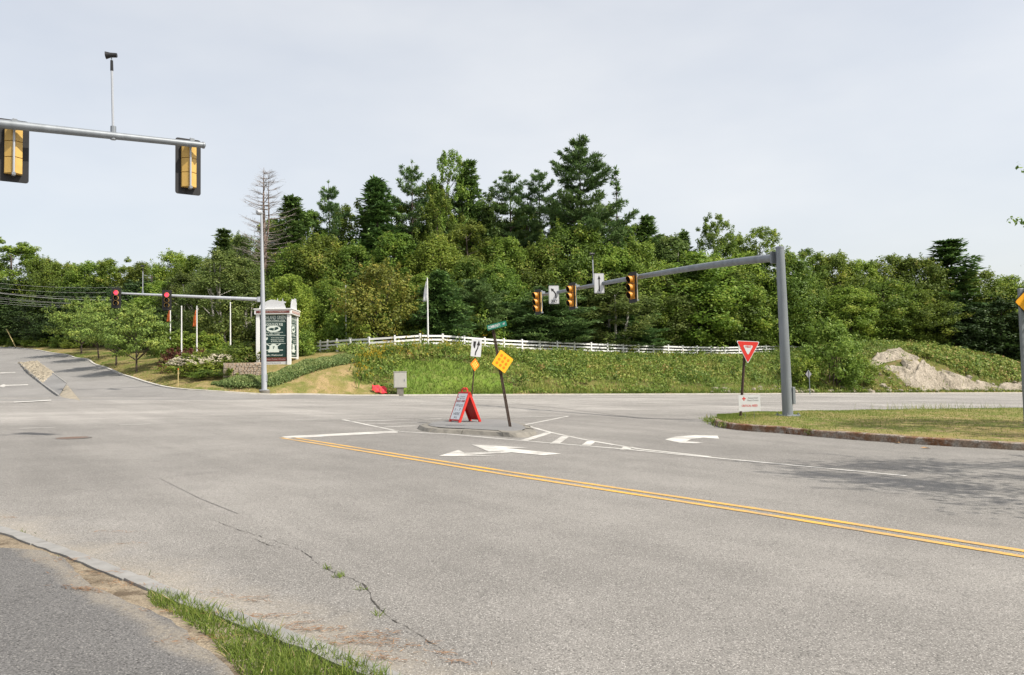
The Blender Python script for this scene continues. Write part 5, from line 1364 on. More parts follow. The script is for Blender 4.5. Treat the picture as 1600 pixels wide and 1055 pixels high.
for a in ((1078, 395, 175, 102, 'light', 'big bright green maple directly above the fence near the yield sign', 'fence line trees'),
          (690, 425, 128, 79, 'cone', 'dense rounded dark evergreen right behind the fence and white flag', 'fence line trees'),
          (745, 440, 110, 84, 'lowpine', 'soft blue-green pine next to the rounded dark evergreen', 'fence line trees'),
          (858, 452, 165, 87, 'lowpine', 'wide low white pine with bare trunk foot at the fence', 'fence line trees'),
          (960, 450, 125, 92, 'birch', 'slender grey birch clump behind the straight arrow sign', 'fence line trees'),
          (985, 485, 120, 94, 'lowpine', 'low spreading pine under the birch clump at the fence', 'fence line trees'),
          (800, 475, 90, 86, 'lowpine', 'small pine squeezed between two larger fence line pines', 'fence line trees'),
          (455, 430, 78, 80, 'light', 'fresh green tree standing just behind the pylon sign', 'fence line trees'),
          (515, 440, 100, 86, 'broad', 'dark leafy tree behind the bare flagpole', 'fence line trees'),
          (560, 470, 80, 84, 'broad', 'low broadleaf tree partly behind the yellowing crabapple', 'fence line trees'),
          (350, 392, 105, 82, 'birch', 'pale birch clump behind the flagpoles', 'fence line trees'),
          (388, 405, 75, 84, 'birch', 'slim birch just behind the street light pole', 'fence line trees'),
          (315, 430, 70, 88, 'birch', 'smaller birch beside the pale birch clump', 'fence line trees')):
    forest(*a)
b = on(594, 78); thing_tree('yellow', b, at(594, 415, 78).z - b.z, 118 * 78 / FPX, 'yellowing crabapple tree leaning over the white fence', 'tree')
b = on(1302, 86); b.z -= .2; thing_tree('sapling', b, at(1302, 503, 86).z - b.z, 92 * 86 / FPX, 'young bright green sapling on the bank past the fence end', 'tree')
b = on(1340, 88); thing_tree('lightshrub', b, at(1340, 560, 88).z - b.z, 60 * 88 / FPX, 'light green shrub between sapling and rock ledge', 'shrub')
b = on(1255, 84); thing_tree('lightshrub', b, at(1255, 560, 84).z - b.z, 50 * 84 / FPX, 'light green shrub below the fence beside the young sapling', 'shrub')
# woods beyond the far street, left
for px, yt, wp, d, k_ in ((-60, 385, 130, 150, 'tall'), (65, 405, 80, 140, 'broad'), (95, 412, 90, 135, 'broad'), (140, 410, 90, 132, 'light'), (182, 404, 90, 128, 'tall'), (232, 412, 100, 125, 'broad'), (272, 394, 90, 118, 'light'), (310, 402, 90, 116, 'broad'), (368, 372, 80, 108, 'broad'),
                     (25, 440, 130, 140, 'oak'), (-40, 440, 130, 142, 'oak'), (80, 455, 100, 128, 'oak'), (120, 450, 100, 121, 'oak'), (165, 450, 110, 115, 'oak'), (215, 440, 110, 108, 'oak'), (255, 440, 100, 102, 'light'), (290, 430, 90, 98, 'birch'),
                     (45, 478, 90, 134, 'oak'), (90, 490, 80, 124, 'oak'), (0, 480, 100, 140, 'oak'), (250, 480, 90, 94, 'oak'), (325, 470, 80, 90, 'broad'), (430, 470, 80, 88, 'oak')):
    forest(px, yt, wp, d, k_)
# deeper rows that close the woods
xs = [-150, 0, 60, 100, 200, 300, 380, 450, 600, 700, 850, 950, 1000, 1100, 1200, 1260, 1350, 1450, 1600, 1800]
ys = [420, 410, 410, 425, 420, 405, 385, 355, 335, 320, 335, 345, 362, 378, 395, 405, 415, 425, 448, 450]
px = -130
while px < 1780:
    d = (152 if px < 200 else 132 if px < 400 else 116) + random.uniform(-3, 8)
    key = random.choice(['broad', 'broad', 'tall', 'hemlock', 'light']) if px < 430 or px > 1000 else random.choice(['broad', 'tall', 'hemlock', 'hemlock', 'pine'])
    forest(px, np.interp(px, xs, ys) + random.uniform(12, 55), random.uniform(85, 120), d, key)
    px += random.uniform(34, 50)
# understory that darkens the foot of the woods
px = 430
while px < 1720:
    d = float(np.interp(px, [c[0] for c in FENCE] + [1700], [c[2] for c in FENCE] + [112])) + random.uniform(4.5, 8)
    b = on(px, d); thing_tree('shrub', b, random.uniform(2.0, 4.2), random.uniform(3.5, 5.5), 'dark leafy shrub in the shade of the woods behind ' + landmark(px), 'shrub', 'understory shrubs')
    px += random.uniform(26, 40)

# ---- the bare dead tree
def dead_tree():
    g = random.Random(5); b = on(413, 93); hgt = at(412, 262, 93).z - b.z
    o = empty('dead_tree', b, 0, 'bare dead tree with reddish trunk and fine leafless branches', 'tree')
    tk = MB().tube([(0, 0, -.3), (.1, 0, hgt * .5), (-.05, 0, hgt * .8), (.0, 0, hgt)], [.34, .24, .12, .02], 8).build('trunk', MT['bark_dead'], o, smooth=True)
    MB().tube([(.1, 0, hgt * .52), (.55, .1, hgt * .7), (.5, .1, hgt * .93)], [.14, .10, .02], 7).build('fork', MT['bark_dead'], o, smooth=True)
    m = MB(); h_ = .42
    while h_ < .99:
        u = (h_ - .42) / .57; L0 = (3.9 * (1 - u ** 1.6) + .5)
        for k_ in range(5):
            an = g.uniform(0, 6.28); L = L0 * g.uniform(.45, 1.1); d = Vector((math.cos(an), math.sin(an), 0)); s0 = Vector((.05 if g.random() < .6 else .5, 0, h_ * hgt))
            c = [s0 + d * (L * q) + Vector((0, 0, L * (-.02 * q + .22 * q * q + g.uniform(-.02, .02)))) for q in (0, .25, .5, .75, 1)]
            m.tube(c, [.045, .034, .024, .016, .007], 4, False)
            for q in range(9):
                t = g.uniform(.25, 1); i0 = min(int(t * 4), 3); p = c[i0].lerp(c[i0 + 1], t * 4 - i0)
                dd = (d * g.uniform(.3, 1) + Vector((-d.y, d.x, 0)) * g.uniform(-1, 1) + Vector((0, 0, g.uniform(-.05, .5)))).normalized(); Lt = g.uniform(.4, 1.1)
                e = p + dd * Lt; m.tube([p, p.lerp(e, .5) + Vector((0, 0, .04)), e], [.014, .010, .005], 3, False)
        h_ += g.uniform(.016, .03)
    m.build('branches', MT['twig_dead'], o)
dead_tree()

# ---- four street trees along the far street
for i, (px, py, d, wp, yt) in enumerate(((213.5, 585, 70, 100, 482), (181.5, 574, 77, 88, 474), (155, 560, 87, 78, 472), (127, 554, 97, 82, 470))):
    b = on(px, d); b.z += .1
    lab = ('round-crowned street tree with a straight trunk, first of the row from the blooming shrub', 'round-crowned street tree second in the row from the blooming shrub', 'round-crowned street tree third in the row from the blooming shrub', 'fork-trunked street tree at the uphill end of the row')[i]
    thing_tree('ornamental', b, at(px, yt, d).z - b.z, wp * d / FPX, lab, 'tree', 'street trees', idx=i)
# ---- trees outside the frame on the right: their branch tips and shade reach into the picture
broad('shade', 300, 'shade_tree', 11, 9, .32, 90, 150, .15, .55, mat='leaf', rc=(.08, .15))
for (x, y, h_, w_, lab) in ((14.3, 10.2, 10.5, 8.8, 'shade tree at the street edge casting dappled shadow over the asphalt'), (19.5, 21.5, 11.0, 9.0, 'low leafy tree whose branch tips hang beside the warning sign')):
    thing_tree('shade', (x, y, G(x, y) - .05), h_, w_, lab, 'tree', idx=0)

# ---- shrubs and planting on the lawn corner
def shrub_at(key, px, yt, wp, d, lab, idx=None, dz=.1):
    b = on(px, d); b.z += dz; return thing_tree(key, b, max(.5, at(px, yt, d).z - b.z), wp * d / FPX, lab, 'shrub', None, idx)
shrub_at('shrub', 330, 578, 62, 61.5, 'low dark green shrub in front of the white blooms', 0)
hy1 = shrub_at('shrub', 300, 555, 78, 63.5, 'broad shrub covered in cream white blossoms', 1)
hy2 = shrub_at('shrub', 340, 552, 60, 64.5, 'smaller white-flowering shrub between the blooming bush and stone wall', 2)
for hb, n_ in ((hy1, 190), (hy2, 110)):
    g = np.random.default_rng(n_); d_ = rdir(n_ * 3, g); d_ = d_[(d_[:, 2] > -.05) & (d_[:, 1] < .6) | (d_[:, 2] > .5)][:n_]
    cl = np.column_stack([d_[:, 0] * 1.35, d_[:, 1] * 1.35, 1.15 + d_[:, 2] * .95, np.full(len(d_), .12)])
    V, F, T = crown_from(cl, 16, g, .10, flat=.9, aspect=.9)
    bl_ = link('blossoms', np_mesh('blossoms', V, F, T), MT['blossom'], hb); bl_.rotation_euler = (0, 0, -hb.rotation_euler.z)
shrub_at('red', 276, 549, 46, 67, 'dark red barberry shrub at the foot of a bare flagpole'); shrub_at('red', 306, 548, 44, 68, 'dark red barberry shrub beside the orange-flag pole')
shrub_at('lightshrub', 275, 520, 66, 74, 'bright green bush behind the red barberry shrubs', 0); shrub_at('lightshrub', 322, 522, 66, 74, 'rounded green bush between two bare flagpoles', 1)
shrub_at('shrub', 382, 535, 74, 66.5, 'dense olive bush right behind the stone wall', 0); shrub_at('lightshrub', 355, 540, 50, 69, 'yellow-green bush between the stone wall and flagpole', 0)
shrub_at('shrub', 470, 520, 50, 72, 'leafy bush hugging the right side of the pylon sign', 1); shrub_at('shrub', 420, 545, 50, 71, 'shaded bush underneath the pylon sign', 2)
shrub_at('lightshrub', 362, 575, 26, 60.4, 'small yellow-green plant at the end of the stone wall', 1)
for i, px in enumerate((5, 30, 52, 74, 96, 115)):
    shrub_at('shrub', px, 527 + (i % 2) * 3, 40, float(np.interp(px, [0, 120], [137, 112])), 'low olive shrub lining the uphill curve of the far street', i, 0); bpy.context.scene.collection.objects[-1]
for o_2 in [o for o in COL.objects if o.get('label') == 'low olive shrub lining the uphill curve of the far street']: o_2['group'] = 'shrubs along the far street'

# ---- clipped juniper bank (hedge) in front of the wall and pylon
hp = smooth_line([Vector((*on(px, d).xy, 0)) for px, d in ((334, 58.9), (370, 58.6), (405, 59.3), (440, 61.0), (480, 63.6), (520, 66.5), (562, 69.5))], .12)
g = np.random.default_rng(77); n_ = 30000
ii = g.integers(0, len(hp) - 1, n_); HP = np.array([(p.x, p.y) for p in hp]); tang = unit(np.gradient(HP, axis=0))
wv = g.uniform(-1, 1, n_); prof = np.sqrt(1 - wv ** 2 * .85); taper = np.clip(np.minimum(ii, len(hp) - ii) / 14, .25, 1)
lat = wv * .85 * taper; pxy = HP[ii] + np.column_stack([-tang[ii, 1], tang[ii, 0]]) * lat[:, None] + g.normal(0, .05, (n_, 2))
hh = (.58 + .10 * np.sin(ii * .11) + .07 * np.sin(ii * .37)) * prof * taper * np.where(g.random(n_) < .75, g.uniform(.75, 1.08, n_), g.random(n_))
pz = HH(pxy[:, 0], pxy[:, 1]) + .12 + hh
dirv = unit(g.normal(size=(n_, 3)) * .6 + np.array([0, -.2, .8])); nr_ = unit(g.normal(size=(n_, 3)) * .6 + np.array([0, -.6, .8]))
V, F = leaves(np.column_stack([pxy, pz]), dirv, nr_, g.uniform(.14, .26, n_), g.uniform(.05, .09, n_))
c0 = Vector((HP[0, 0], HP[0, 1], H(*HP[0])))
hedge = empty('juniper_hedge', c0, 0, 'long low juniper hedge climbing the lawn from the light pole to the fence', 'hedge')
V = V - np.array(c0); hf = link('foliage', np_mesh('foliage', V, F, np.clip(g.normal(.5, .2, n_) + .2 * (hh > .45), 0, 1)), MT['hedge'], hedge)
mb = MB()
for k_ in range(6, len(hp) - 6, 14):
    p = HP[k_]; z = H(*p); q = Vector((p[0], p[1], z)) - c0; mb.tube([q + Vector((0, 0, -.1)), q + Vector((.05, 0, .4))], .03, 5)
mb.build('stems', MT['bark'], hedge)

# ---- weeds on the bank (uncountable)
def bank_pts(n, g, s0=17.6, s1=125, qmin=.6, beyond=2.2):
    s = g.uniform(s0, s1, n); tmax = np.interp(s, np.append(fen_s, 140), np.append(fen_t, fen_t[-1] + 3)) + beyond
    t = TE + qmin + (tmax - TE - qmin) * g.random(n); x = U[0] * s + NV[0] * t; y = U[1] * s + NV[1] * t
    return x, y, s, (t - TE) / (tmax - TE)
def kd(px): return TE / (.9 - .436 * (px - 800) / FPX)        # how far ahead the far kerb is in that column
rk = [at(px_, 590, kd(px_) + q_) for px_, q_ in ((1354, 7), (1372, 9.0), (1408, 9.8), (1428, 7.2), (1460, 4.6), (1520, 2.9), (1600, 2.4), (1680, 2.2), (1680, 1.1), (1590, 1.0), (1500, 1.0), (1440, 1.0), (1418, 2.2), (1392, 4.4), (1368, 5.6))]
rock_p = np.array([(p.x, p.y) for p in rk])
def pnoise(x, y, k_, sd__=0): return np.sin(x * k_ + 1.7 * np.sin(y * k_ * .7 + sd__)) * np.sin(y * k_ * 1.1 + 1.3 * np.sin(x * k_ * .6 + sd__ * 2))
g = np.random.default_rng(31)
n = 13000; x, y, s, q = bank_pts(n, g); keep = ~in_poly(x, y, mown_c) & (~in_poly(x, y, rock_p) | (g.random(len(x)) < .16)) & (side_of_kerb(x, y) > .5); x, y, s, q = x[keep], y[keep], s[keep], q[keep]
n = len(x); z = HH(x, y) + .1; patch = pnoise(x, y, .55, 1) * .5 + pnoise(x, y, 1.7, 4) * .4
hw = np.clip(.55 + .46 * patch + .15 * (q - .5) + g.normal(0, .12, n), .18, 1.25) * np.clip(.45 + q * 1.6, .45, 1) * np.where(q > .72, .5, 1)
per = 9; tot = n * per; hfac = g.random(tot) ** .6
cx_, cy_, cz_ = np.repeat(x, per), np.repeat(y, per), np.repeat(z, per)
hr = np.repeat(hw, per); spread = .22 + .16 * hr
pos = np.column_stack([cx_ + g.normal(0, 1, tot) * spread, cy_ + g.normal(0, 1, tot) * spread, cz_ + hr * hfac])
leafy = np.repeat(g.random(n) < np.clip(.80 + .35 * pnoise(x, y, .7, 11) - .5 * (q < .2), .1, .95), per)
dirv = np.where(leafy[:, None], unit(g.normal(size=(tot, 3)) + np.array([0, 0, .2])), unit(g.normal(size=(tot, 3)) * .28 + np.array([0, 0, 1.])))
nr_ = unit(g.normal(size=(tot, 3)) * .6 + np.where(leafy[:, None], np.array([[.2, -.4, .9]]), np.array([[.3, -1., .2]])))
ln = np.where(leafy, g.uniform(.16, .36, tot), g.uniform(.35, .75, tot)); wd = np.where(leafy, ln * .55, .035)
V, F = leaves(pos, dirv, nr_, ln, wd)
tint = np.clip(np.repeat(.40 + .20 * pnoise(x, y, .35, 7) + .13 * pnoise(x, y, 1.1, 2) + g.normal(0, .10, n), per) + g.normal(0, .12, tot) + .12 * hfac + np.where(leafy, 0, .14), 0, 1)
# taller leafy clumps and small bushes within the weeds
nb = 900; bx, by, bs, bq = bank_pts(nb, g, 18, 125, 1.6, -1.8); kp_ = ~in_poly(bx, by, mown_c) & ~in_poly(bx, by, rock_p) & (side_of_kerb(bx, by) > 1.2) & (g.random(nb) < .45 + .5 * pnoise(bx, by, .45, 6)); bx, by = bx[kp_], by[kp_]; nb = len(bx)
rb = g.uniform(.25, .75, nb); clb = np.column_stack([bx, by, HH(bx, by) + .12 + rb * .9 + g.uniform(0, .35, nb), rb])
Vb, Fb, Tb = crown_from(clb, 42, g, .21, flat=.85, up=.3)
Tb = np.clip(Tb - .08 + np.repeat(g.normal(0, .14, nb), 42), 0, 1)
V, F, tint = np.concatenate([V, Vb]), np.concatenate([F, Fb + len(V)]), np.concatenate([tint, Tb])
weeds = link('bank_weeds', np_mesh('bank_weeds', V, F, tint), MT['weed']); tag(weeds, 'thick green and yellowish weeds covering the bank below the white fence', 'weeds', kind='stuff')
# mown patch and kerb-side grass
n = 26000; x, y, s, q = bank_pts(n, g, 12, 44, .25); keep = in_poly(x, y, mown_c); x, y = x[keep], y[keep]; n = len(x)
n2 = 9000; s2 = g.uniform(24, 120, n2); t2_ = TE + .35 + g.random(n2) ** 2 * 1.3; x = np.append(x, U[0] * s2 + NV[0] * t2_); y = np.append(y, U[1] * s2 + NV[1] * t2_); n = len(x)
z = HH(x, y) + .1
dirv = unit(g.normal(size=(n, 3)) * .35 + np.array([0, 0, 1.])); ln = g.uniform(.16, .42, n)
V, F = leaves(np.column_stack([x, y, z + ln * .4]), dirv, rdir(n, g), ln, np.full(n, .05))
bg_ = link('bank_grass', np_mesh('bank_grass', V, F, np.clip(g.normal(.38, .17, n) + .15 * pnoise(x, y, .9), 0, 1)), MT['grass']); tag(bg_, 'bright green grass slope and tufts beside the grey cabinet and road edge', 'grass', kind='stuff')
# goldenrod
gx_, gy_ = [], []
for px, d, n_, r_ in ((580, 67.5, 60, 1.0), (640, 71.5, 40, 2.0), (600, 69.5, 40, 1.2), (690, 72.5, 30, 2.0), (572, 64, 25, .8), (760, 75, 14, 3), (900, 80, 14, 5), (1050, 86, 14, 8)):
    p = on(px, d); gx_.append(p.x + g.normal(0, r_ * .6, n_)); gy_.append(p.y + g.normal(0, r_ * .6, n_))
x, y = np.concatenate(gx_), np.concatenate(gy_); k_ = side_of_kerb(x, y) > .8; x, y = x[k_], y[k_]; n = len(x); h_ = g.uniform(.7, 1.35, n)
cl = np.column_stack([x, y, HH(x, y) + .1 + h_, g.uniform(.08, .17, n)])
V, F, T = crown_from(cl, 12, g, .09, flat=1.1)
gr = link('goldenrod', np_mesh('goldenrod', V, F, T), MT['goldenrod']); tag(gr, 'yellow goldenrod plumes scattered among the bank weeds', 'flowers', kind='stuff')
V2, F2 = leaves(np.repeat(np.column_stack([x, y, HH(x, y) + .1 + h_ * .45]), 7, 0) + g.normal(0, .1, (n * 7, 3)), unit(g.normal(size=(n * 7, 3)) * .3 + np.array([0, 0, 1.])), rdir(n * 7, g), np.repeat(h_, 7) * g.uniform(.3, .9, n * 7), np.full(n * 7, .07))
gs = link('goldenrod_leaves', np_mesh('goldenrod_leaves', V2, F2, np.clip(g.normal(.4, .15, n * 7), 0, 1)), MT['weed'], gr); gs['kind'] = 'stuff'
# bushy green cover on top of the rock
n = 5200; P = np.array([(p.x, p.y) for p in [at(px_, 590, kd(px_) + q_) for px_, q_ in ((1420, 13), (1500, 13), (1690, 12), (1690, 2.4), (1590, 2.6), (1500, 3.6), (1434, 7))]])
x = g.uniform(P[:, 0].min(), P[:, 0].max(), n * 3); y = g.uniform(P[:, 1].min(), P[:, 1].max(), n * 3); k_ = in_poly(x, y, P); x, y = x[k_][:n], y[k_][:n]; n = len(x)
cl = np.column_stack([x, y, HH(x, y) + .25 + .55 * g.random(n) + .25 * pnoise(x, y, .8), np.full(n, .34)])
V, F, T = crown_from(cl, 10, g, .26)
lc = link('ledge_brambles', np_mesh('ledge_brambles', V, F, np.clip(T + .12, 0, 1)), MT['weed']); tag(lc, 'thick olive brambles covering the top of the rock ledge', 'brambles', kind='stuff')

# ---- rock ledge
gx1 = np.linspace(rock_p[:, 0].min() - 1, rock_p[:, 0].max() + 1, 300); gy1 = np.linspace(rock_p[:, 1].min() - 1, rock_p[:, 1].max() + 1, 150)
X1, Y1 = np.meshgrid(gx1, gy1); xf, yf = X1.ravel(), Y1.ravel(); ins = in_poly(xf, yf, rock_p)
A_ = rock_p; D_ = np.roll(rock_p, -1, 0) - A_; rel = np.stack([xf, yf], 1)[:, None] - A_[None]; kk = np.clip((rel * D_).sum(-1) / (D_ ** 2).sum(1), 0, 1); dist = np.sqrt(((rel - kk[..., None] * D_) ** 2).sum(-1)).min(1)
m_ = np.where(ins, np.clip(dist / 1.3, 0, 1) ** .5, -np.clip(dist / .6, 0, 1))
gr_ = np.random.default_rng(12); ca, sa_ = math.cos(.55), math.sin(.55)
ru, rv = xf * ca + yf * sa_, -xf * sa_ + yf * ca               # along and across the bedding
zsum = np.zeros(len(xf))
for cell, amp, tilt, stretch in ((2.6, .42, .20, .45), (1.0, .16, .22, .5), (.42, .05, .2, .7)):
    k1 = int(((ru.max() - ru.min()) * stretch) * (rv.max() - rv.min()) / cell ** 2) + 4
    site = np.column_stack([gr_.uniform(ru.min() * stretch, ru.max() * stretch, k1), gr_.uniform(rv.min(), rv.max(), k1)]); off_ = gr_.normal(0, amp, k1); tl = gr_.normal(0, tilt, (k1, 2))
    for c0_ in range(0, len(xf), 4000):
        pu = np.column_stack([ru[c0_:c0_ + 4000] * stretch, rv[c0_:c0_ + 4000]]); dd_ = ((pu[:, None] - site[None]) ** 2).sum(-1); j_ = dd_.argmin(1); zsum[c0_:c0_ + 4000] += off_[j_] + ((pu - site[j_]) * tl[j_]).sum(1)
zr_ = HH(xf, yf) + .05 + np.where(m_ > 0, m_ * (.45 + zsum * 1.15), m_ * .8)
zr_ = np.maximum(zr_, HH(xf, yf) - .3)
nxr, nyr = len(gx1), len(gy1); I = np.arange(nxr * nyr).reshape(nyr, nxr); F = np.stack([I[:-1, :-1], I[:-1, 1:], I[1:, 1:], I[1:, :-1]], -1).reshape(-1, 4)
fm = (m_[F] > -.9).any(1)
ledge = link('rock_ledge', np_mesh('rock_ledge', np.column_stack([xf, yf, zr_]), F[fm]), MT['rock']); tag(ledge, 'pale sloping rock ledge rising from the far road edge', 'rock')
# broken rubble along the road edge: loose stones
rub = []
for i in range(4):
    m = MB().tube([(0, 0, -.18), (0, 0, -.05), (.03, 0, .12), (0, .02, .2)], [.12, .26, .22, .06], 6); m.v = [(v[0] * random.uniform(.75, 1.3), v[1] * random.uniform(.75, 1.2), v[2] * random.uniform(.8, 1.2)) for v in m.v]
    me = m.mesh('loose_stone'); me.materials.append(MT['rock']); rub.append(me)
for i in range(120):
    s = random.choice([random.uniform(62, 78), random.uniform(74, 86), random.uniform(50, 64), random.uniform(88, 100)]); t = TE + .6 + abs(random.gauss(0, 1.0)); x, y = xy(s, t)
    o = link('loose_stone', random.choice(rub), None, None, (x, y, H(x, y) + .16)); k_ = random.uniform(.5, 1.5); o.scale = (k_ * random.uniform(.8, 1.6), k_, k_ * .8); o.rotation_euler = (random.uniform(-.3, .3), random.uniform(-.3, .3), random.uniform(0, 6))
    tag(o, 'pale loose stone lying among the weeds at the far road edge', 'stone', 'loose stones at the foot of the bank')

# ---- grass: lawn corner, turf island, verge
g = np.random.default_rng(55)
def blades(name, x, y, z, ln, wd, lean, tint, mat, parent=None):
    n = len(x); d = unit(g.normal(size=(n, 3)) * lean + np.array([0, 0, 1.])); b = unit(np.cross(d, rdir(n, g)))
    bend = unit(g.normal(size=(n, 3)) * np.array([1, 1, .05])) * (ln * .28)[:, None]
    p0 = np.column_stack([x, y, z]); w = (wd * .5)[:, None]; L = ln[:, None]
    V = np.stack([p0 - b * w, p0 + b * w, p0 + d * L * .55 + b * w * .75 + bend * .25, p0 + d * L * .55 - b * w * .75 + bend * .25, p0 + d * L + bend], 1).reshape(-1, 3)
    i = np.arange(n) * 5
    tri = np.concatenate([np.stack([i, i + 1, i + 2], 1), np.stack([i, i + 2, i + 3], 1), np.stack([i + 3, i + 2, i + 4], 1)])
    return link(name, np_mesh(name, V, tri, np.tile(tint, 3)), mat, parent)
# turf island
n = 60000; a = g.random(n) ** .8; i_ = g.random(n) ** 1.4 * (nI - 1) * .92; i0 = i_.astype(int); fr_ = (i_ - i0)[:, None]; j_ = a * (cols_ - 1.5); j0 = j_.astype(int); fj = (j_ - j0)[:, None]
T3 = np.dstack([TP, TZ]); P3 = (T3[i0, j0] * (1 - fr_) + T3[i0 + 1, j0] * fr_) * (1 - fj) + (T3[i0, j0 + 1] * (1 - fr_) + T3[i0 + 1, j0 + 1] * fr_) * fj
dry = .5 + .25 * pnoise(P3[:, 0], P3[:, 1], 1.1, 2) + .18 * pnoise(P3[:, 0], P3[:, 1], 3.1, 5)
tg = blades('turf_grass', P3[:, 0], P3[:, 1], P3[:, 2] - .01, g.uniform(.03, .08, n), np.full(n, .014), .55, np.clip(.25 + .6 * dry + g.normal(0, .12, n), 0, 1), MT['grass']); tag(tg, 'short dry mown grass covering the kerbed island', 'grass', kind='stuff')
# tall seed stalks at the far edge of the island, weeds at its nose and kerb
n = 420; xs_, ys_ = [], []
for pxx, pyy, k_, r_ in ((1445, 643, 150, .9), (1480, 642, 120, .8), (1410, 644, 90, .7), (1550, 641, 60, .5)):
    p = gp(pxx, pyy, .1); xs_.append(p.x + g.normal(0, r_, k_)); ys_.append(p.y + g.normal(0, .25, k_))
x, y = np.concatenate(xs_), np.concatenate(ys_); n = len(x)
tt = blades('tall_weeds', x, y, G(x, y) + .05, g.uniform(.2, .62, n), np.full(n, .014), .3, np.clip(g.normal(.65, .2, n), 0, 1), MT['grass']); tag(tt, 'wispy tall seed stalks along the far edge of the grass island', 'weeds', kind='stuff')
xs_, ys_ = [], []
for pxx, pyy, k_, r_ in ((1116, 660, 260, .22), (1124, 664, 240, .2), (1140, 669, 160, .2), (1260, 678, 60, .06), (1265, 681, 50, .05)):
    p = gp(pxx, pyy, .0); xs_.append(p.x + g.normal(0, r_, k_)); ys_.append(p.y + g.normal(0, r_, k_))
x, y = np.concatenate(xs_), np.concatenate(ys_); n = len(x)
kw = blades('kerb_weeds', x, y, G(x, y) + g.uniform(0, .15, n), g.uniform(.08, .22, n), np.full(n, .022), .8, np.clip(g.normal(.5, .2, n), 0, 1), MT['grass']); tag(kw, 'weeds growing over the nose of the island kerb', 'weeds', kind='stuff')
# lawn corner texture grass
n = 70000; px_ = g.uniform(-62, 0, n); py_ = g.uniform(55, 100, n); sdv = side_of_kerb(px_, py_); ss, tt_ = st(px_, py_)
k_ = (sdv > .15) & (sdv < 16) & (ss < 24.5); px_, py_ = px_[k_], py_[k_]; n = len(px_)
lt = .55 + .28 * pnoise(px_, py_, .5, 3) + .15 * pnoise(px_, py_, 1.6, 8)
lg = blades('lawn_grass', px_, py_, HH(px_, py_) + .09, g.uniform(.05, .11, n), np.full(n, .035), .6, np.clip(.2 + .62 * lt + g.normal(0, .1, n), 0, 1), MT['grass']); tag(lg, 'mown sun-dried lawn around the sign and light pole', 'grass', kind='stuff')
# foreground verge
KI = np.array(outerk); vp = np.array([(p.x, p.y) for p in (gp(228, 934), gp(262, 938), gp(330, 962), gp(440, 1008), gp(560, 1052), gp(700, 1115), gp(640, 1200), gp(440, 1120), gp(368, 1058), gp(330, 1010), gp(280, 975), gp(240, 957))])
n = 70000; x = g.uniform(vp[:, 0].min(), vp[:, 0].max(), n); y = g.uniform(vp[:, 1].min(), vp[:, 1].max(), n); k_ = in_poly(x, y, vp); x, y = x[k_], y[k_]
cl_ = pnoise(x, y, 5, 2) * .5 + pnoise(x, y, 13, 1) * .4; k_ = g.random(len(x)) < .62 + .35 * cl_; x, y, cl_ = x[k_], y[k_], cl_[k_]; n = len(x)
vg = blades('verge_grass', x, y, G(x, y) + .038, np.clip(g.normal(.066, .024, n) * (1 + .5 * cl_), .025, .16), g.uniform(.004, .0075, n), .55, np.clip(g.normal(.42, .17, n) + .38 * (g.random(n) < .09), 0, 1), MT['grass']); tag(vg, 'green grass strip between the kerb and the asphalt walk', 'grass', kind='stuff')
# tufts in the crack and along the kerb
xs_, ys_ = [], []
for pxx, pyy, k_, r_ in ((513, 889, 26, .02), (530, 901, 45, .03), (565, 922, 12, .02), (592, 962, 14, .02), (50, 852, 60, .06), (72, 862, 40, .07), (100, 876, 30, .06), (130, 888, 40, .06), (160, 897, 40, .07), (190, 908, 60, .08), (12, 838, 40, .1)):
    p = gp(pxx, pyy); xs_.append(p.x + g.normal(0, r_, k_)); ys_.append(p.y + g.normal(0, r_, k_))
x, y = np.concatenate(xs_), np.concatenate(ys_); n = len(x)
ct_ = blades('pavement_tufts', x, y, G(x, y) + .003, g.uniform(.02, .07, n), np.full(n, .006), .8, np.clip(g.normal(.45, .2, n), 0, 1), MT['grass']); tag(ct_, 'small grass tufts in the road crack and along the kerb', 'grass', kind='stuff')
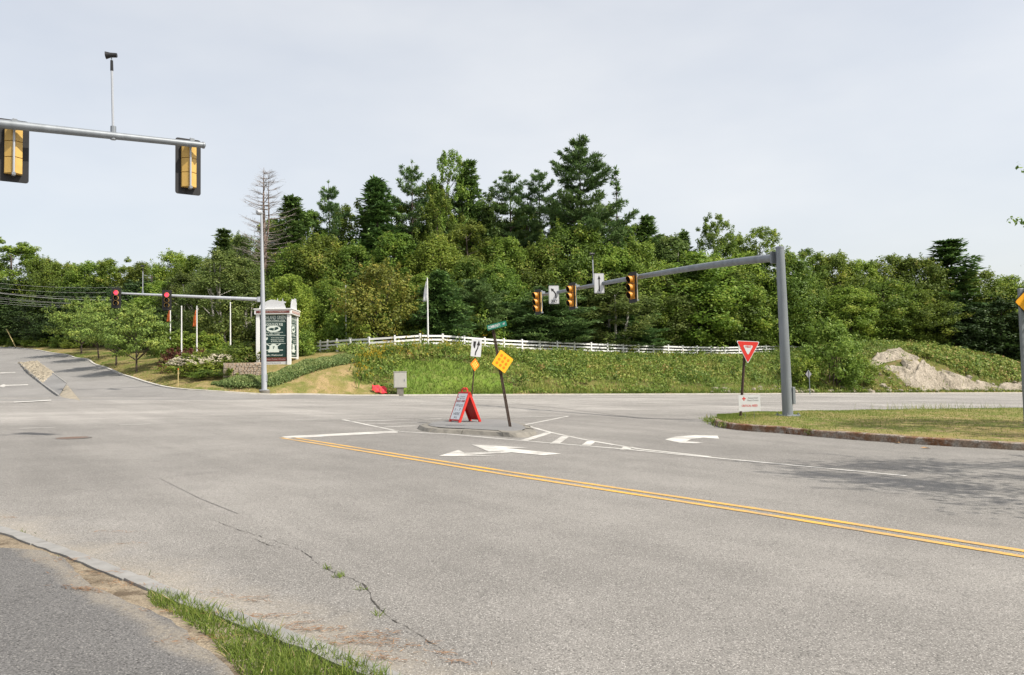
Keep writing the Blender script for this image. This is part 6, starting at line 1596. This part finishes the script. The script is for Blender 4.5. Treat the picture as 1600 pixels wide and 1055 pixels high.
# pine needle litter
xs_, ys_, an_ = [], [], []
for pxx, pyy, k_, r_ in ((130, 932, 260, .07), (385, 962, 70, .06), (392, 940, 70, .05), (400, 935, 50, .04), (430, 964, 160, .10), (350, 930, 60, .06), (480, 984, 140, .09), (500, 985, 100, .07), (560, 995, 200, .09), (582, 1006, 120, .06), (520, 1008, 120, .08), (470, 975, 80, .05), (600, 1030, 120, .08), (640, 1012, 90, .07), (690, 1022, 60, .05), (710, 1035, 60, .05), (180, 832, 60, .08), (8, 810, 60, .1), (205, 850, 40, .06), (600, 1000, 90, .06), (170, 905, 160, .14), (210, 925, 200, .12), (100, 885, 120, .12), (280, 968, 160, .12), (325, 1012, 160, .1)):
    p = gp(pxx, pyy); k_ = int(k_ * .48); th = g.uniform(-.4, .5); u_ = g.normal(0, r_ * 1.5, k_); v_ = g.normal(0, r_ * .35, k_)
    xs_.append(p.x + u_ * math.cos(th) - v_ * math.sin(th)); ys_.append(p.y + u_ * math.sin(th) + v_ * math.cos(th)); an_.append(th + g.normal(0, .6, k_))
x, y, an = map(np.concatenate, (xs_, ys_, an_)); n = len(x)
zz = G(x, y) + .006 + .012 * g.random(n) + np.where(side_of_kerb(x, y) > 1e9, 0, 0)
# litter left of the kerb lies on the raised walk
kn = np.array(NKL[::6]); dk = ((x[:, None] - kn[None, :, 0]) ** 2 + (y[:, None] - kn[None, :, 1]) ** 2).argmin(1); dk = np.clip(dk, 0, len(kn) - 2); tn = kn[dk + 1] - kn[dk]
cr_ = tn[:, 0] * (y - kn[dk, 1]) - tn[:, 1] * (x - kn[dk, 0]); zz = np.where(cr_ < 0, zz + .048, zz)
V, F = leaves(np.column_stack([x, y, zz]), np.column_stack([np.cos(an), np.sin(an), g.normal(0, .12, n)]), np.tile([0, 0, 1.], (n, 1)) + g.normal(size=(n, 3)) * .3, g.uniform(.03, .075, n), np.full(n, .004))
pn_ = link('needle_litter', np_mesh('needle_litter', V, F, np.clip(g.normal(.5, .22, n), 0, 1)), MT['dry']); tag(pn_, 'brown pine needle litter drifted along the near kerb', 'litter', kind='stuff')
# fallen leaves by the island kerb
for pxx, pyy, lab in ((1402, 693, 0), (1478, 696, 0), (1560, 701, 0), (1447, 701.5, 0)):
    p = gp(pxx, pyy); m = MB()
    m.v = [(-.11, 0, .01), (-.04, .05, .035), (.05, .07, .02), (.12, 0, .03), (.05, -.06, .045), (-.05, -.05, .02), (0, 0, .012)]; m.f = [(6, 0, 1), (6, 1, 2), (6, 2, 3), (6, 3, 4), (6, 4, 5), (6, 5, 0)]
    me = m.mesh('fallen_leaf'); a_ = me.attributes.new('tint', 'FLOAT', 'FACE'); a_.data.foreach_set('value', [.9] * 6)
    o = link('fallen_leaf', me, MT['dry'], None, (p.x, p.y, G(p.x, p.y) + .002)); o.rotation_euler = (0, 0, random.uniform(0, 6))
    tag(o, 'dry brown leaf lying on the asphalt below the island kerb', 'leaf', 'dry leaves by the island kerb')
